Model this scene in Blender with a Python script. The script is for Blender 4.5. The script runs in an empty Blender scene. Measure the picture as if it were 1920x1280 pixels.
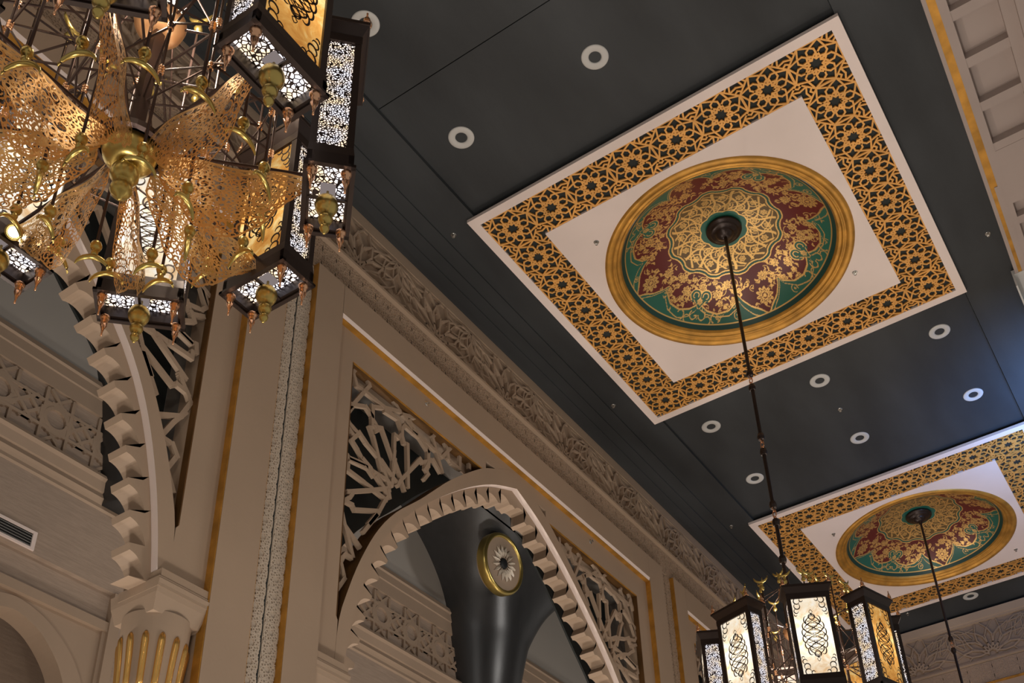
import bpy, math, random
import numpy as np
from mathutils import Vector, Matrix
random.seed(7); rng = np.random.RandomState(5)
PI = math.pi; rad = math.radians
SC = bpy.context.scene; COL = SC.collection

# ------------------------------------------------------------------ camera
def axes():
    a, b, c = -0.539147, 0.559148, -0.055974
    ca, sa, cb, sb, cc, s_ = math.cos(a), math.sin(a), math.cos(b), math.sin(b), math.cos(c), math.sin(c)
    f = Vector((sa*cb, ca*cb, sb)); r = Vector((ca, -sa, 0)); u = r.cross(f)
    return cc*r+s_*u, -s_*r+cc*u, f
RX, UX, FX = axes()
F_PX = 2131.65; CXP, CYP = 1055.46, 1054.12
cd = bpy.data.cameras.new('camera'); cam = bpy.data.objects.new('camera', cd); COL.objects.link(cam)
m = Matrix.Identity(4)
for i in range(3):
    m[i][0], m[i][1], m[i][2] = RX[i], UX[i], -FX[i]
cam.matrix_world = m
cd.sensor_width = 36; cd.lens = F_PX/1920*36; cd.clip_start = .05
cd.shift_x = -(CXP-960)/1920; cd.shift_y = (CYP-640)/1920
SC.camera = cam
SC.view_settings.view_transform = 'Standard'; SC.view_settings.look = 'None'
SC.view_settings.exposure = 0.10; SC.view_settings.gamma = 1; SC.view_settings.use_curve_mapping = False

# ------------------------------------------------------------------ light
W = bpy.data.worlds.new('world'); SC.world = W; W.use_nodes = True
W.node_tree.nodes['Background'].inputs[0].default_value = (1.0, .94, .87, 1)
W.node_tree.nodes['Background'].inputs[1].default_value = .28
def lamp(name, kind, loc, power, col, size=.3, rot=None, spot=None):
    l = bpy.data.lights.new(name, kind); l.energy = power; l.color = col
    if kind == 'AREA': l.size = size
    else: l.shadow_soft_size = size
    if spot: l.spot_size = rad(spot); l.spot_blend = .6
    o = bpy.data.objects.new(name, l); COL.objects.link(o); o.location = loc
    if rot: o.rotation_euler = rot
    return o
WARM = (1.0, .915, .82)
# unseen fill lights added below the frame to brighten the hall
for (x, y, p) in ((-3.2, 1.5, 60), (-3.2, 6, 75), (-3.2, 10.5, 75), (-3.0, 14.5, 65), (-.4, 3.5, 70), (-.3, 9, 80), (-.3, 14, 70), (1.8, 6.5, 70)):
    lamp('hall_fill', 'POINT', (x, y, -.1), p*.55, WARM, .35)
for y, up in ((1.0, 270), (5.0, 270), (9.0, 205), (13.0, 130)):          # unseen upward spots added to brighten the ceiling
    lamp('ceiling_fill', 'SPOT', (-2.2, y, -1.4), up, WARM, .3, (PI, 0, 0), 118)
for y in (2.5, 8.5, 14.5):
    lamp('aisle_fill', 'POINT', (-6.6, y, .6), 200, WARM, .25)  # added fill, no visible source, lifts the aisle wall and lunettes
for y in (5.5, 11.5):                      # wall lights on the back of the arcade
    lamp('arcade_back_light', 'POINT', (-5.4, y, 7.55), 50, (1, .95, .90), .16)
lamp('screen_light', 'AREA', (-.2, 11.2, 6.9), 50, (.18, .42, 1.0), .8, (rad(150), 0, 0))

# ------------------------------------------------------------------ helpers
class MB:
    def __init__(s): s.v = []; s.f = []; s.mi = []; s.m = 0
    def add(s, vs, fs, mi=None):
        b = len(s.v); s.v += [tuple(p) for p in vs]
        s.f += [tuple(b+i for i in f) for f in fs]; s.mi += [s.m if mi is None else mi]*len(fs)
    def box(s, x0, x1, y0, y1, z0, z1, mi=None):
        s.add([(x, y, z) for z in (z0, z1) for (x, y) in ((x0, y0), (x1, y0), (x1, y1), (x0, y1))],
              [(3, 2, 1, 0), (4, 5, 6, 7), (0, 1, 5, 4), (1, 2, 6, 5), (2, 3, 7, 6), (3, 0, 4, 7)], mi)
    def frustum(s, cx, cy, z0, a0, b0, z1, a1, b1, mi=None):
        s.add([(cx-a0, cy-b0, z0), (cx+a0, cy-b0, z0), (cx+a0, cy+b0, z0), (cx-a0, cy+b0, z0), (cx-a1, cy-b1, z1), (cx+a1, cy-b1, z1), (cx+a1, cy+b1, z1), (cx-a1, cy+b1, z1)],
              [(3, 2, 1, 0), (4, 5, 6, 7), (0, 1, 5, 4), (1, 2, 6, 5), (2, 3, 7, 6), (3, 0, 4, 7)], mi)
    def bar(s, fr, a, b, w, t, mi=None, cap=True):
        """flat bar on a plane: fr(u,v,d) -> 3d, from a to b, width w, rising t"""
        dx, dy = b[0]-a[0], b[1]-a[1]; l = math.hypot(dx, dy)
        if l < 1e-6: return
        s.k = getattr(s, 'k', 0)+1; t = t*(1+.022*((s.k*5) % 9-4))
        ux, uy = dx/l, dy/l; e = w*.42 if cap else 0
        a = (a[0]-ux*e, a[1]-uy*e); b = (b[0]+ux*e, b[1]+uy*e); nx, ny = -uy*w/2, ux*w/2
        q = [(a[0]+nx, a[1]+ny), (a[0]-nx, a[1]-ny), (b[0]-nx, b[1]-ny), (b[0]+nx, b[1]+ny)]
        s.add([fr(p[0], p[1], 0) for p in q]+[fr(p[0], p[1], t) for p in q], [(4, 5, 6, 7), (0, 1, 5, 4), (1, 2, 6, 5), (2, 3, 7, 6), (3, 0, 4, 7)], mi)
    def ribbon(s, fr, pts, w, t, mi=None):
        n = len(pts); L = []; R = []
        for i, p in enumerate(pts):
            a = pts[max(i-1, 0)]; b = pts[min(i+1, n-1)]
            dx, dy = b[0]-a[0], b[1]-a[1]; l = math.hypot(dx, dy) or 1
            ww = w[i] if hasattr(w, '__len__') else w
            L.append((p[0]-dy/l*ww/2, p[1]+dx/l*ww/2)); R.append((p[0]+dy/l*ww/2, p[1]-dx/l*ww/2))
        if t == 0:
            s.add([fr(x, y, 0) for x, y in L]+[fr(x, y, 0) for x, y in R], [(i, i+n, i+n+1, i+1) for i in range(n-1)], mi); return
        vs = [fr(x, y, t) for x, y in L]+[fr(x, y, t) for x, y in R]+[fr(x, y, 0) for x, y in L]+[fr(x, y, 0) for x, y in R]
        fs = []
        for i in range(n-1): fs += [(i, i+n, i+n+1, i+1), (i+2*n, i, i+1, i+1+2*n), (i+n, i+3*n, i+3*n+1, i+n+1)]
        s.add(vs, fs, mi)
    def prism(s, fr, poly, d0, d1, mi=None, side=None):
        n = len(poly)
        s.add([fr(x, y, d0) for x, y in poly]+[fr(x, y, d1) for x, y in poly], [tuple(range(n)), tuple(range(2*n-1, n-1, -1))], mi)
        s.add([fr(x, y, d0) for x, y in poly]+[fr(x, y, d1) for x, y in poly], [(i, i+n, (i+1) % n+n, (i+1) % n) for i in range(n)], side if side is not None else mi)
    def strip(s, fr, A, B, d0, d1, mi=None, sideA=None, sideB=None):
        """solid band between polylines A and B (equal length)"""
        n = len(A); k = s.m if mi is None else mi
        vs = [fr(*p, d) for d in (d0, d1) for P_ in (A, B) for p in P_]
        fs = []; ms = []
        for i in range(n-1):
            fs += [(i, i+1, n+i+1, n+i), (2*n+i, 3*n+i, 3*n+i+1, 2*n+i+1), (i, 2*n+i, 2*n+i+1, i+1), (n+i, n+i+1, 3*n+i+1, 3*n+i)]
            ms += [k, k, k if sideA is None else sideA, k if sideB is None else sideB]
        fs += [(0, n, 3*n, 2*n), (n-1, 3*n-1, 4*n-1, 2*n-1)]; ms += [k, k]
        b = len(s.v); s.v += vs; s.f += [tuple(b+i for i in f) for f in fs]; s.mi += ms
    def tube(s, pts, r, n=6, mi=None, closed=False):
        pts = [Vector(p) for p in pts]; m_ = len(pts); vs = []
        for i, p in enumerate(pts):
            if closed: d = pts[(i+1) % m_]-pts[i-1]
            else: d = pts[min(i+1, m_-1)]-pts[max(i-1, 0)]
            d.normalize(); up = Vector((0, 0, 1)) if abs(d.z) < .9 else Vector((1, 0, 0))
            a = d.cross(up).normalized(); b = d.cross(a); rr = r[i] if hasattr(r, '__len__') else r
            vs += [p+a*rr*math.cos(2*PI*k/n)+b*rr*math.sin(2*PI*k/n) for k in range(n)]
        fs = []
        for i in range(m_ if closed else m_-1):
            j = (i+1) % m_
            fs += [(i*n+k, i*n+(k+1) % n, j*n+(k+1) % n, j*n+k) for k in range(n)]
        if not closed: fs += [tuple(range(n-1, -1, -1)), tuple((m_-1)*n+k for k in range(n))]
        s.add(vs, fs, mi)
    def lathe(s, c, prof, n=20, mi=None, a0=0, a1=2*PI):
        full = abs(a1-a0-2*PI) < 1e-6; cols = n if full else n+1; m_ = len(prof)
        vs = [(c[0]+r*math.cos(a0+(a1-a0)*k/n), c[1]+r*math.sin(a0+(a1-a0)*k/n), c[2]+z) for k in range(cols) for r, z in prof]
        s.add(vs, [(k*m_+i, ((k+1) % cols)*m_+i, ((k+1) % cols)*m_+i+1, k*m_+i+1) for k in range(n) for i in range(m_-1)], mi)
    def build(s, name, mats, parent=None, smooth=False, loc=None):
        me = bpy.data.meshes.new(name); me.from_pydata(s.v, [], s.f)
        if not isinstance(mats, (list, tuple)): mats = [mats]
        for q in mats: me.materials.append(q)
        if len(mats) > 1: me.polygons.foreach_set('material_index', s.mi)
        if smooth: me.polygons.foreach_set('use_smooth', [True]*len(s.f))
        me.update()
        o = bpy.data.objects.new(name, me); COL.objects.link(o)
        if parent is not None: o.parent = parent
        if loc is not None: o.location = loc
        return o
def smooth_by(o, ang=35):
    try:
        bpy.context.view_layer.objects.active = o
        o.data.polygons.foreach_set('use_smooth', [True]*len(o.data.polygons)); o.data.set_sharp_from_angle(angle=rad(ang))
    except Exception: pass
    return o
def tag(o, label=None, cat=None, group=None, kind=None):
    if label: o['label'] = label
    if cat: o['category'] = cat
    if group: o['group'] = group
    if kind: o['kind'] = kind
    return o
def struct(o, label, cat): return tag(o, label, cat, None, 'structure')
def empty(name, loc=(0, 0, 0), rz=0):
    o = bpy.data.objects.new(name, None); COL.objects.link(o); o.location = loc; o.rotation_euler = (0, 0, rz)
    o.empty_display_size = .1; return o
def copy_tree(o, parent=None):
    c = o.copy(); COL.objects.link(c); c.parent = parent
    for ch in [x for x in KIDS.get(o.name, [])]: copy_tree(ch, c)
    return c
KIDS = {}
def index_kids():
    KIDS.clear()
    for o in bpy.data.objects:
        if o.parent: KIDS.setdefault(o.parent.name, []).append(o)
# plane frames: (u,v,depth towards room)
def fX(x): return lambda u, v, d: (x+d, u, v)          # wall facing +x: u=y, v=z
def fYn(y): return lambda u, v, d: (u, y-d, v)         # wall facing -y: u=x, v=z
def fDn(z): return lambda u, v, d: (u, v, z-d)         # ceiling facing down: u=x, v=y
def ident(u, v, d): return (u, v, d)

# ------------------------------------------------------------------ materials
def mat(name, col, rough=.6, metal=0, noise=None, bump=None, spec=.5, stretch=(1, 1, 1), coat=0):
    m_ = bpy.data.materials.new(name); m_.use_nodes = True; nt = m_.node_tree; b = nt.nodes['Principled BSDF']
    b.inputs['Base Color'].default_value = (*col, 1); b.inputs['Roughness'].default_value = rough; b.inputs['Metallic'].default_value = metal
    b.inputs['Specular IOR Level'].default_value = spec; b.inputs['Coat Weight'].default_value = coat
    if noise or bump:
        tc = nt.nodes.new('ShaderNodeTexCoord'); mp = nt.nodes.new('ShaderNodeMapping'); nt.links.new(tc.outputs['Object'], mp.inputs[0])
        mp.inputs['Scale'].default_value = stretch
    if noise:
        sc, amt = noise
        n = nt.nodes.new('ShaderNodeTexNoise'); n.inputs['Scale'].default_value = sc; n.inputs['Detail'].default_value = 6; nt.links.new(mp.outputs[0], n.inputs[0])
        r = nt.nodes.new('ShaderNodeValToRGB'); r.color_ramp.elements[0].position = .3; r.color_ramp.elements[1].position = .7
        r.color_ramp.elements[0].color = (*[c*(1-amt) for c in col], 1); r.color_ramp.elements[1].color = (*[min(1, c*(1+amt)) for c in col], 1)
        nt.links.new(n.outputs[0], r.inputs[0]); nt.links.new(r.outputs[0], b.inputs['Base Color'])
    if bump:
        sc, st = bump
        n2 = nt.nodes.new('ShaderNodeTexNoise'); n2.inputs['Scale'].default_value = sc; n2.inputs['Detail'].default_value = 4; nt.links.new(mp.outputs[0], n2.inputs[0])
        bp = nt.nodes.new('ShaderNodeBump'); bp.inputs['Strength'].default_value = st; bp.inputs['Distance'].default_value = .01
        nt.links.new(n2.outputs[0], bp.inputs['Height']); nt.links.new(bp.outputs[0], b.inputs['Normal'])
    return m_
M = {}
M['plaster'] = mat('cream_plaster', (.36, .262, .186), .65, noise=(1.2, .05), bump=(40, .08))
M['paper'] = mat('cream_wallpaper', (.37, .28, .215), .6, noise=(6, .12), bump=(24, .25), stretch=(1, 1, 14))
M['pale'] = mat('pale_plaster', (.42, .385, .345), .6, noise=(1, .04))
M['palerelief'] = mat('pale_relief', (.50, .42, .34), .5)
M['flute'] = mat('polished_gold', (.85, .50, .15), .26, .9)
M['beam'] = mat('beam_paint', (.36, .29, .26), .65, noise=(1.5, .05))
M['white'] = mat('white_paint', (.78, .66, .61), .6, noise=(1.5, .04))
M['dark'] = mat('charcoal_ceiling_paint', (.033, .036, .039), .62, noise=(1.5, .38), bump=(30, .12), stretch=(1, .35, 1), spec=.35)  # brushed mottling deepened to paint in shadow patches from the chandelier
M['vault'] = mat('charcoal_vault_paint', (.026, .026, .027), .34, noise=(3, .15), bump=(45, .10), stretch=(3, 3, .4), spec=.7)
M['night'] = mat('dark_green_backing', (.008, .012, .012), .7)
M['grey'] = mat('grey_reveal', (.17, .155, .14), .7)
M['gold'] = mat('gold_leaf', (.52, .26, .045), .42, .55, noise=(7, .28), bump=(25, .12), stretch=(1, 1, 1))
M['goldflat'] = mat('gold_paint', (.62, .30, .07), .5, .35, noise=(9, .18))
M['goldlat'] = mat('gold_lattice_paint', (.72, .36, .09), .5, .3, noise=(5, .15))
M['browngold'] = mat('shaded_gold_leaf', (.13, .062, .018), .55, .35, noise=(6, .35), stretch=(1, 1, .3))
M['backing'] = mat('lattice_backing', (.018, .022, .020), .8)
M['brass'] = mat('satin_brass', (.56, .42, .13), .30, .92)
M['copper'] = mat('rose_copper', (.85, .48, .28), .25, .95)
M['bronze'] = mat('dark_bronze', (.030, .018, .014), .32, .5, spec=.6)
M['bowl'] = mat('burnished_copper_bowl', (.85, .48, .24), .35, .6)
M['rod'] = mat('brown_rod', (.060, .036, .030), .35, .6)
M['lace'] = mat('antique_gold_fretwork', (.85, .53, .21), .40, .8)
M['trimw'] = mat('downlight_white', (.55, .54, .52), .5)
M['black'] = mat('lamp_hole_black', (.004, .004, .004), .6)
M['chrome'] = mat('sprinkler_chrome', (.5, .5, .48), .25, .9)
M['floor'] = mat('marble_floor', (.40, .33, .27), .3, noise=(.8, .15))

def emis_mica(name, c0, c1, c2, s):
    m_ = bpy.data.materials.new(name); m_.use_nodes = True; nt = m_.node_tree; nt.nodes.clear()
    out = nt.nodes.new('ShaderNodeOutputMaterial'); e = nt.nodes.new('ShaderNodeEmission'); nt.links.new(e.outputs[0], out.inputs[0])
    tc = nt.nodes.new('ShaderNodeTexCoord'); n = nt.nodes.new('ShaderNodeTexNoise'); n.inputs['Scale'].default_value = 9; n.inputs['Detail'].default_value = 8; n.inputs['Roughness'].default_value = .65; n.inputs['Distortion'].default_value = 1.2
    nt.links.new(tc.outputs['Object'], n.inputs[0])
    r = nt.nodes.new('ShaderNodeValToRGB'); cr = r.color_ramp; cr.elements[0].position = .33; cr.elements[0].color = (*c0, 1); cr.elements[1].position = .66; cr.elements[1].color = (*c2, 1)
    k = cr.elements.new(.5); k.color = (*c1, 1)
    nt.links.new(n.outputs[0], r.inputs[0]); nt.links.new(r.outputs[0], e.inputs[0])
    # two bulbs behind the sheet: brighter at their heights
    sp = nt.nodes.new('ShaderNodeSeparateXYZ'); nt.links.new(tc.outputs['Object'], sp.inputs[0])
    w = nt.nodes.new('ShaderNodeMath'); w.operation = 'MULTIPLY'; w.inputs[1].default_value = 13; nt.links.new(sp.outputs[2], w.inputs[0])
    c = nt.nodes.new('ShaderNodeMath'); c.operation = 'COSINE'; nt.links.new(w.outputs[0], c.inputs[0])
    mr = nt.nodes.new('ShaderNodeMapRange'); mr.inputs[1].default_value = -1; mr.inputs[2].default_value = 1; mr.inputs[3].default_value = .75*s; mr.inputs[4].default_value = 1.5*s
    nt.links.new(c.outputs[0], mr.inputs[0]); nt.links.new(mr.outputs[0], e.inputs[1])
    return m_
M['mica'] = emis_mica('lit_mica', (.80, .50, .25), (1, .84, .62), (1, .95, .86), 1.15)
M['mica_amber'] = emis_mica('lit_amber_mica', (.62, .24, .045), (.85, .42, .10), (1, .72, .30), .85)
def emis_perf(name, sc, s, col, th):
    m_ = bpy.data.materials.new(name); m_.use_nodes = True; nt = m_.node_tree; nt.nodes.clear()
    out = nt.nodes.new('ShaderNodeOutputMaterial'); e = nt.nodes.new('ShaderNodeEmission')
    tc = nt.nodes.new('ShaderNodeTexCoord'); v = nt.nodes.new('ShaderNodeTexVoronoi'); v.feature = 'DISTANCE_TO_EDGE'; v.inputs['Scale'].default_value = sc
    nt.links.new(tc.outputs['Object'], v.inputs[0])
    g = nt.nodes.new('ShaderNodeMath'); g.operation = 'GREATER_THAN'; g.inputs[1].default_value = th; nt.links.new(v.outputs['Distance'], g.inputs[0])
    n = nt.nodes.new('ShaderNodeTexNoise'); n.inputs['Scale'].default_value = 14; nt.links.new(tc.outputs['Object'], n.inputs[0])
    r = nt.nodes.new('ShaderNodeValToRGB'); r.color_ramp.elements[0].position = .35; r.color_ramp.elements[0].color = (1, .72, .45, 1); r.color_ramp.elements[1].position = .58; r.color_ramp.elements[1].color = (*col, 1)
    nt.links.new(n.outputs[0], r.inputs[0]); nt.links.new(r.outputs[0], e.inputs[0]); e.inputs[1].default_value = s
    b = nt.nodes.new('ShaderNodeBsdfPrincipled'); b.inputs['Base Color'].default_value = (.03, .018, .014, 1); b.inputs['Roughness'].default_value = .4; b.inputs['Metallic'].default_value = .5
    mx = nt.nodes.new('ShaderNodeMixShader'); nt.links.new(g.outputs[0], mx.inputs[0]); nt.links.new(b.outputs[0], mx.inputs[1]); nt.links.new(e.outputs[0], mx.inputs[2]); nt.links.new(mx.outputs[0], out.inputs[0])
    return m_
M['perf'] = emis_perf('lit_pierced_metal', 104, 1.6, (.93, .90, 1), .17)
M['perf_floor'] = emis_perf('lit_pierced_tray', 66, 1.6, (.93, .90, 1), .11)
def emis(name, col, s):
    m_ = bpy.data.materials.new(name); m_.use_nodes = True; nt = m_.node_tree; nt.nodes.clear()
    out = nt.nodes.new('ShaderNodeOutputMaterial'); e = nt.nodes.new('ShaderNodeEmission'); nt.links.new(e.outputs[0], out.inputs[0]); e.inputs[0].default_value = (*col, 1); e.inputs[1].default_value = s; return m_
M['bulb'] = emis('lit_bulb', (1, .97, .92), 14)
M['bulbdim'] = emis('frosted_bulb_glass', (.75, .62, .60), .28)
M['cyan'] = emis('lit_cyan_screen', (.02, .62, .85), 1.2)

# ------------------------------------------------------------------ star rosette tile (unit half-size 1)
def rosette(simple=False):
    S = []
    def p(r, a): return (r*math.cos(rad(a)), r*math.sin(rad(a)))
    for k in range(8):
        a = k*45
        if not simple:
            S += [(p(.36, a), p(.24, a+22.5)), (p(.24, a+22.5), p(.36, a+45))]
        S += [(p(.36, a), p(.50, a+19)), (p(.36, a), p(.50, a-19)), (p(.50, a+19), p(.68, a+13)), (p(.50, a-19), p(.68, a-13)), (p(.68, a+13), p(.78, a)), (p(.68, a-13), p(.78, a))]
        S += [(p(.24 if not simple else .5, a+22.5), p(.50, a+19)), (p(.24 if not simple else .5, a+22.5), p(.50, a+26))]
        S += [(p(.78, a), p(1.07, a+22.5)), (p(.78, a), p(1.07, a-22.5))]
        S += [(p(1.07, a-22.5), p(1.07, a+22.5))]
    for sx in (1, -1):
        for sy in (1, -1):
            S += [((sx*.70, sy*.70), (sx*1., sy*.80)), ((sx*.70, sy*.70), (sx*.80, sy*1.)), ((sx*.86, sy*.54), (sx*1, sy*.64)), ((sx*.54, sy*.86), (sx*.64, sy*1))]
    return S
ROS = rosette(); ROS_S = rosette(True)
def tile_area(mb, fr, u0, u1, v0, v1, nu, nv, w, t, tile=ROS, mi=None):
    hu, hv = (u1-u0)/nu/2, (v1-v0)/nv/2
    for i in range(nu):
        for j in range(nv):
            cu, cv = u0+(2*i+1)*hu, v0+(2*j+1)*hv
            for a, b in tile: mb.bar(fr, (cu+a[0]*hu, cv+a[1]*hv), (cu+b[0]*hu, cv+b[1]*hv), w, t, mi, cap=False)

# ------------------------------------------------------------------ layout numbers
PX0, PS, PY0, PP = -4.176, 3.505, 5.642, 6.003     # ceiling panels: left edge, side, near edge, pitch
PCX = PX0+PS/2
ZP, ZS, ZC = 8.0, 8.038, 8.085                      # panel face, side strip, centre strip
YE = 16.0
# ------------------------------------------------------------------ ceiling
ce = MB()
xs0, xs1 = -4.10, -.70
seams = [-6.0, 4.344, 4.352, YE+.1]
holes = [(PY0+PP*k+PS/2) for k in (-1, 0, 1)]
def strip_rects(y0, y1):
    y = y0
    for h in holes:
        if h-1.2 > y0 and h+1.2 < y1:
            ce.box(xs0, xs1, y, h-1.2, ZC, ZC+.1); ce.box(xs0, PCX-1.2, h-1.2, h+1.2, ZC, ZC+.1); ce.box(PCX+1.2, xs1, h-1.2, h+1.2, ZC, ZC+.1); y = h+1.2
    ce.box(xs0, xs1, y, y1, ZC, ZC+.1)
strip_rects(seams[0], seams[1]); strip_rects(seams[2], seams[3])
ce.box(xs0, xs1, 4.3, 4.4, ZC+.1, ZC+.12)
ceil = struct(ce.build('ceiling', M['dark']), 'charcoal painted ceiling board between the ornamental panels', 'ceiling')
sl = MB()
sl.box(-4.46, xs0, -6, YE+.1, ZS, ZS+.12); sl.box(-4.60, -4.46, -6, YE+.1, ZS-.018, ZS+.12)
sl.box(-4.72, -4.60, -6, YE+.1, ZS-.034, ZS+.12); sl.box(-4.81, -4.72, -6, YE+.1, ZS-.046, ZS+.12); sl.box(-5.0, -4.81, -6, YE+.1, ZS-.02, ZS+.12)
sl.box(-.69, .30, -6, YE+.1, ZS, ZS+.12); sl.box(.30, 4.5, -6, YE+.1, ZS+.12, ZS+.2); sl.box(.29, .31, -6, YE+.1, ZS+.1, ZS+.2)
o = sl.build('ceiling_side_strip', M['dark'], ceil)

# ------------------------------------------------------------------ ornamental ceiling panel
def spread(n, f): return [f(i/n) for i in range(n)]
def square_ring(R, h0, n=96):
    """polyline pairs circle radius R -> square half h0"""
    A = []; B = []
    for k in range(n+1):
        a = 2*PI*k/n+PI/4; c, s_ = math.cos(a), math.sin(a); q = h0/max(abs(c), abs(s_))
        A.append((R*c, R*s_)); B.append((q*c, q*s_))
    return A, B
def dome_paint(X, Y):
    """painted colours on the bowl: rho<=1; returns rgb (N,3) and gold mask"""
    r = np.hypot(X, Y); th = np.arctan2(Y, X)
    N = r.shape; red = np.array((.115, .012, .010)); green = np.array((.018, .115, .078)); dgreen = np.array((.008, .045, .035)); gold = np.array((.80, .50, .17)); tan = np.array((.13, .075, .022))
    col = np.empty(N+(3,)); col[:] = red; g = np.zeros(N, bool)
    # cusped border
    ph = np.abs((np.degrees(th)+45) % 90-45)
    b = np.interp(ph, [0, 4, 9, 14, 16.5, 18, 24, 32, 39, 45], [.975, .92, .875, .80, .745, .80, .865, .885, .86, .80])
    out = r > b; col[out] = green
    g |= np.abs(r-b) < .008
    b2 = b+.045+.02*np.sin(8*th)
    g |= (np.abs(r-b2) < .004) & (r < .96)
    rs = np.random.RandomState(11)
    def flower(cx, cy, R, n, rot):
        dx, dy = X-cx, Y-cy; d = np.hypot(dx, dy); a = np.arctan2(dy, dx)+rot
        pet = R*(.62+.38*np.abs(np.cos(n*a/2)))
        m_ = d < pet
        line = (np.abs(np.sin(n*a/2)) < .16*(R/np.maximum(d, 1e-4))*.35) & (d > R*.22)
        ringl = np.abs(d-R*.26) < R*.05
        ring2 = np.abs(d-R*.55-.08*R*np.cos(n*a)) < R*.035
        return m_ & ~line & ~ringl & ~ring2
    def leaf(cx, cy, L, wd, rot, bend=.6):
        c, s_ = math.cos(rot), math.sin(rot); dx = (X-cx)*c+(Y-cy)*s_; dy = -(X-cx)*s_+(Y-cy)*c
        dy = dy-bend*dx*dx/L; t = np.clip(1-(dx/L)**2, 0, 1)
        return (np.abs(dy) < wd*t) & (np.abs(dy) > wd*.10)
    def arc(cx, cy, R, a0, a1, w):
        dx, dy = X-cx, Y-cy; d = np.hypot(dx, dy); a = (np.degrees(np.arctan2(dy, dx))-a0) % 360
        return (np.abs(d-R) < w) & (a < (a1-a0))
    base = []
    q = []
    for s4 in range(4):
        A = rad(90*s4+45)
        spots = [(.66, 0, .045, 6), (.72, 13, .05, 7), (.72, -13, .05, 7), (.80, 26, .055, 8), (.80, -26, .055, 8), (.66, 37, .05, 9), (.63, 21, .045, 8), (.63, -21, .045, 8), (.83, 43, .085, 10), (.80, 15, .032, 5), (.80, -15, .032, 5), (.60, 10, .03, 5), (.60, -10, .03, 5), (.71, 30, .03, 5), (.71, -30, .03, 5)]
        for (R_, da, sz, n) in spots:
            a = A+rad(da); q.append((R_*math.cos(a), R_*math.sin(a), sz, n))
    for (cx, cy, sz, n) in q:
        box = (np.abs(X-cx) < .14) & (np.abs(Y-cy) < .14)
        sub = np.zeros(N, bool)
        f = flower(cx, cy, sz, n, rs.rand()*6)
        sub |= f
        for k in range(5):
            a = rs.rand()*6.28; d = sz+.028
            sub |= leaf(cx+d*math.cos(a), cy+d*math.sin(a), .030, .010, a+rs.randn()*.6, rs.choice([-.8, .8]))
        a0 = rs.rand()*360
        sub |= arc(cx+.05*math.cos(a0), cy+.05*math.sin(a0), .055, a0, a0+150, .0035)
        g |= sub & box & (r < b-.012) & (r > .555)
    for k in range(120):
        a = rs.rand()*2*PI; R_ = rs.uniform(.57, .93); cx, cy = R_*math.cos(a), R_*math.sin(a)
        l = leaf(cx, cy, rs.uniform(.018, .03), .008, rs.rand()*6.3, rs.choice([-.9, .9])) | arc(cx, cy, rs.uniform(.02, .04), rs.rand()*360, rs.rand()*360+140, .003)
        g |= l & (r > .565) & (np.abs(r-b) > .015) & (r < .95)
    # hearts
    for s4 in range(4):
        A = rad(90*s4+45); c, s_ = math.cos(A), math.sin(A)
        u = X*c+Y*s_; v = -X*s_+Y*c
        lob = np.minimum(np.hypot(u-.735, v-.052), np.hypot(u-.735, v+.052))
        body = (lob < .062) | ((u > .73) & (u < .86) & (np.abs(v) < (.86-u)*.80))
        stem = (np.abs(v) < .02+.2*np.clip(u-.84, 0, 1)) & (u > .80) & (u < .9)
        hm = body | stem
        col[hm] = green; g &= ~hm
        g |= hm & (np.abs(lob-.056) < .006) & (u < .78)
        g |= hm & (np.abs(np.abs(v)-(.86-u)*.76) < .006) & (u > .775) & (u < .85)
        g |= flower(.79*c, .79*s_, .030, 6, 0)
        for sg in (1, -1):
            for (uu, vv, R_, a0, a1) in ((.735, .05, .028, 20, 300), (.90, .045, .035, -90, 150), (.93, .11, .03, 0, 230), (.90, .18, .035, 120, 360)):
                cx = uu*c-sg*vv*s_; cy = uu*s_+sg*vv*c
                g |= arc(cx, cy, R_, (a0 if sg > 0 else -a1)+math.degrees(A), (a1 if sg > 0 else -a0)+math.degrees(A), .0045) & (r < .965)
    # central medallion: fretted edge, tan ground, gold scrolls
    n24 = 24
    edge = .505+.018*np.abs(np.sin(n24*th/2))**.7*np.sign(np.sin(n24*th/2))
    ins = r < edge+.035; col[ins] = green*.75; g &= ~ins
    g |= np.abs(r-edge-.035) < .006
    ins2 = r < edge; col[ins2] = tan
    g |= np.abs(r-edge) < .007
    gg = np.zeros(N, bool)
    lr = np.log(np.maximum(r, .01))
    for k in (1, -1):
        gg |= np.abs(np.sin(8*th+k*5.2*lr+.9*np.sin(7*lr))) < .24
        gg |= np.abs(np.sin(4*th+k*9*lr)) < .10
    for kk in range(16):
        a = 2*PI*kk/16
        for (R_, sz) in ((.30, .028), (.41, .036), (.20, .02)):
            aa = a+(PI/16 if R_ == .30 else 0)
            cx, cy = R_*math.cos(aa), R_*math.sin(aa)
            gg |= flower(cx, cy, sz, 6, aa)
            gg |= arc(cx, cy, sz*1.5, math.degrees(aa)+60*(kk % 2), math.degrees(aa)+220, .005)
    g |= gg & (r < edge-.02) & (r > .235)
    c0 = r < .215+.02*np.abs(np.cos(4*th)); col[c0] = green; g &= ~c0
    g |= np.abs(r-.215-.02*np.abs(np.cos(4*th))) < .006
    rim = r > .965; col[rim] = dgreen; g &= ~rim
    g |= np.abs(r-.962) < .004
    col[g] = gold
    return col, g
def dome_z(r): return .44*math.sqrt(max(0, 1-(r/1.12)**2))-.20+.03       # height over the face
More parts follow.
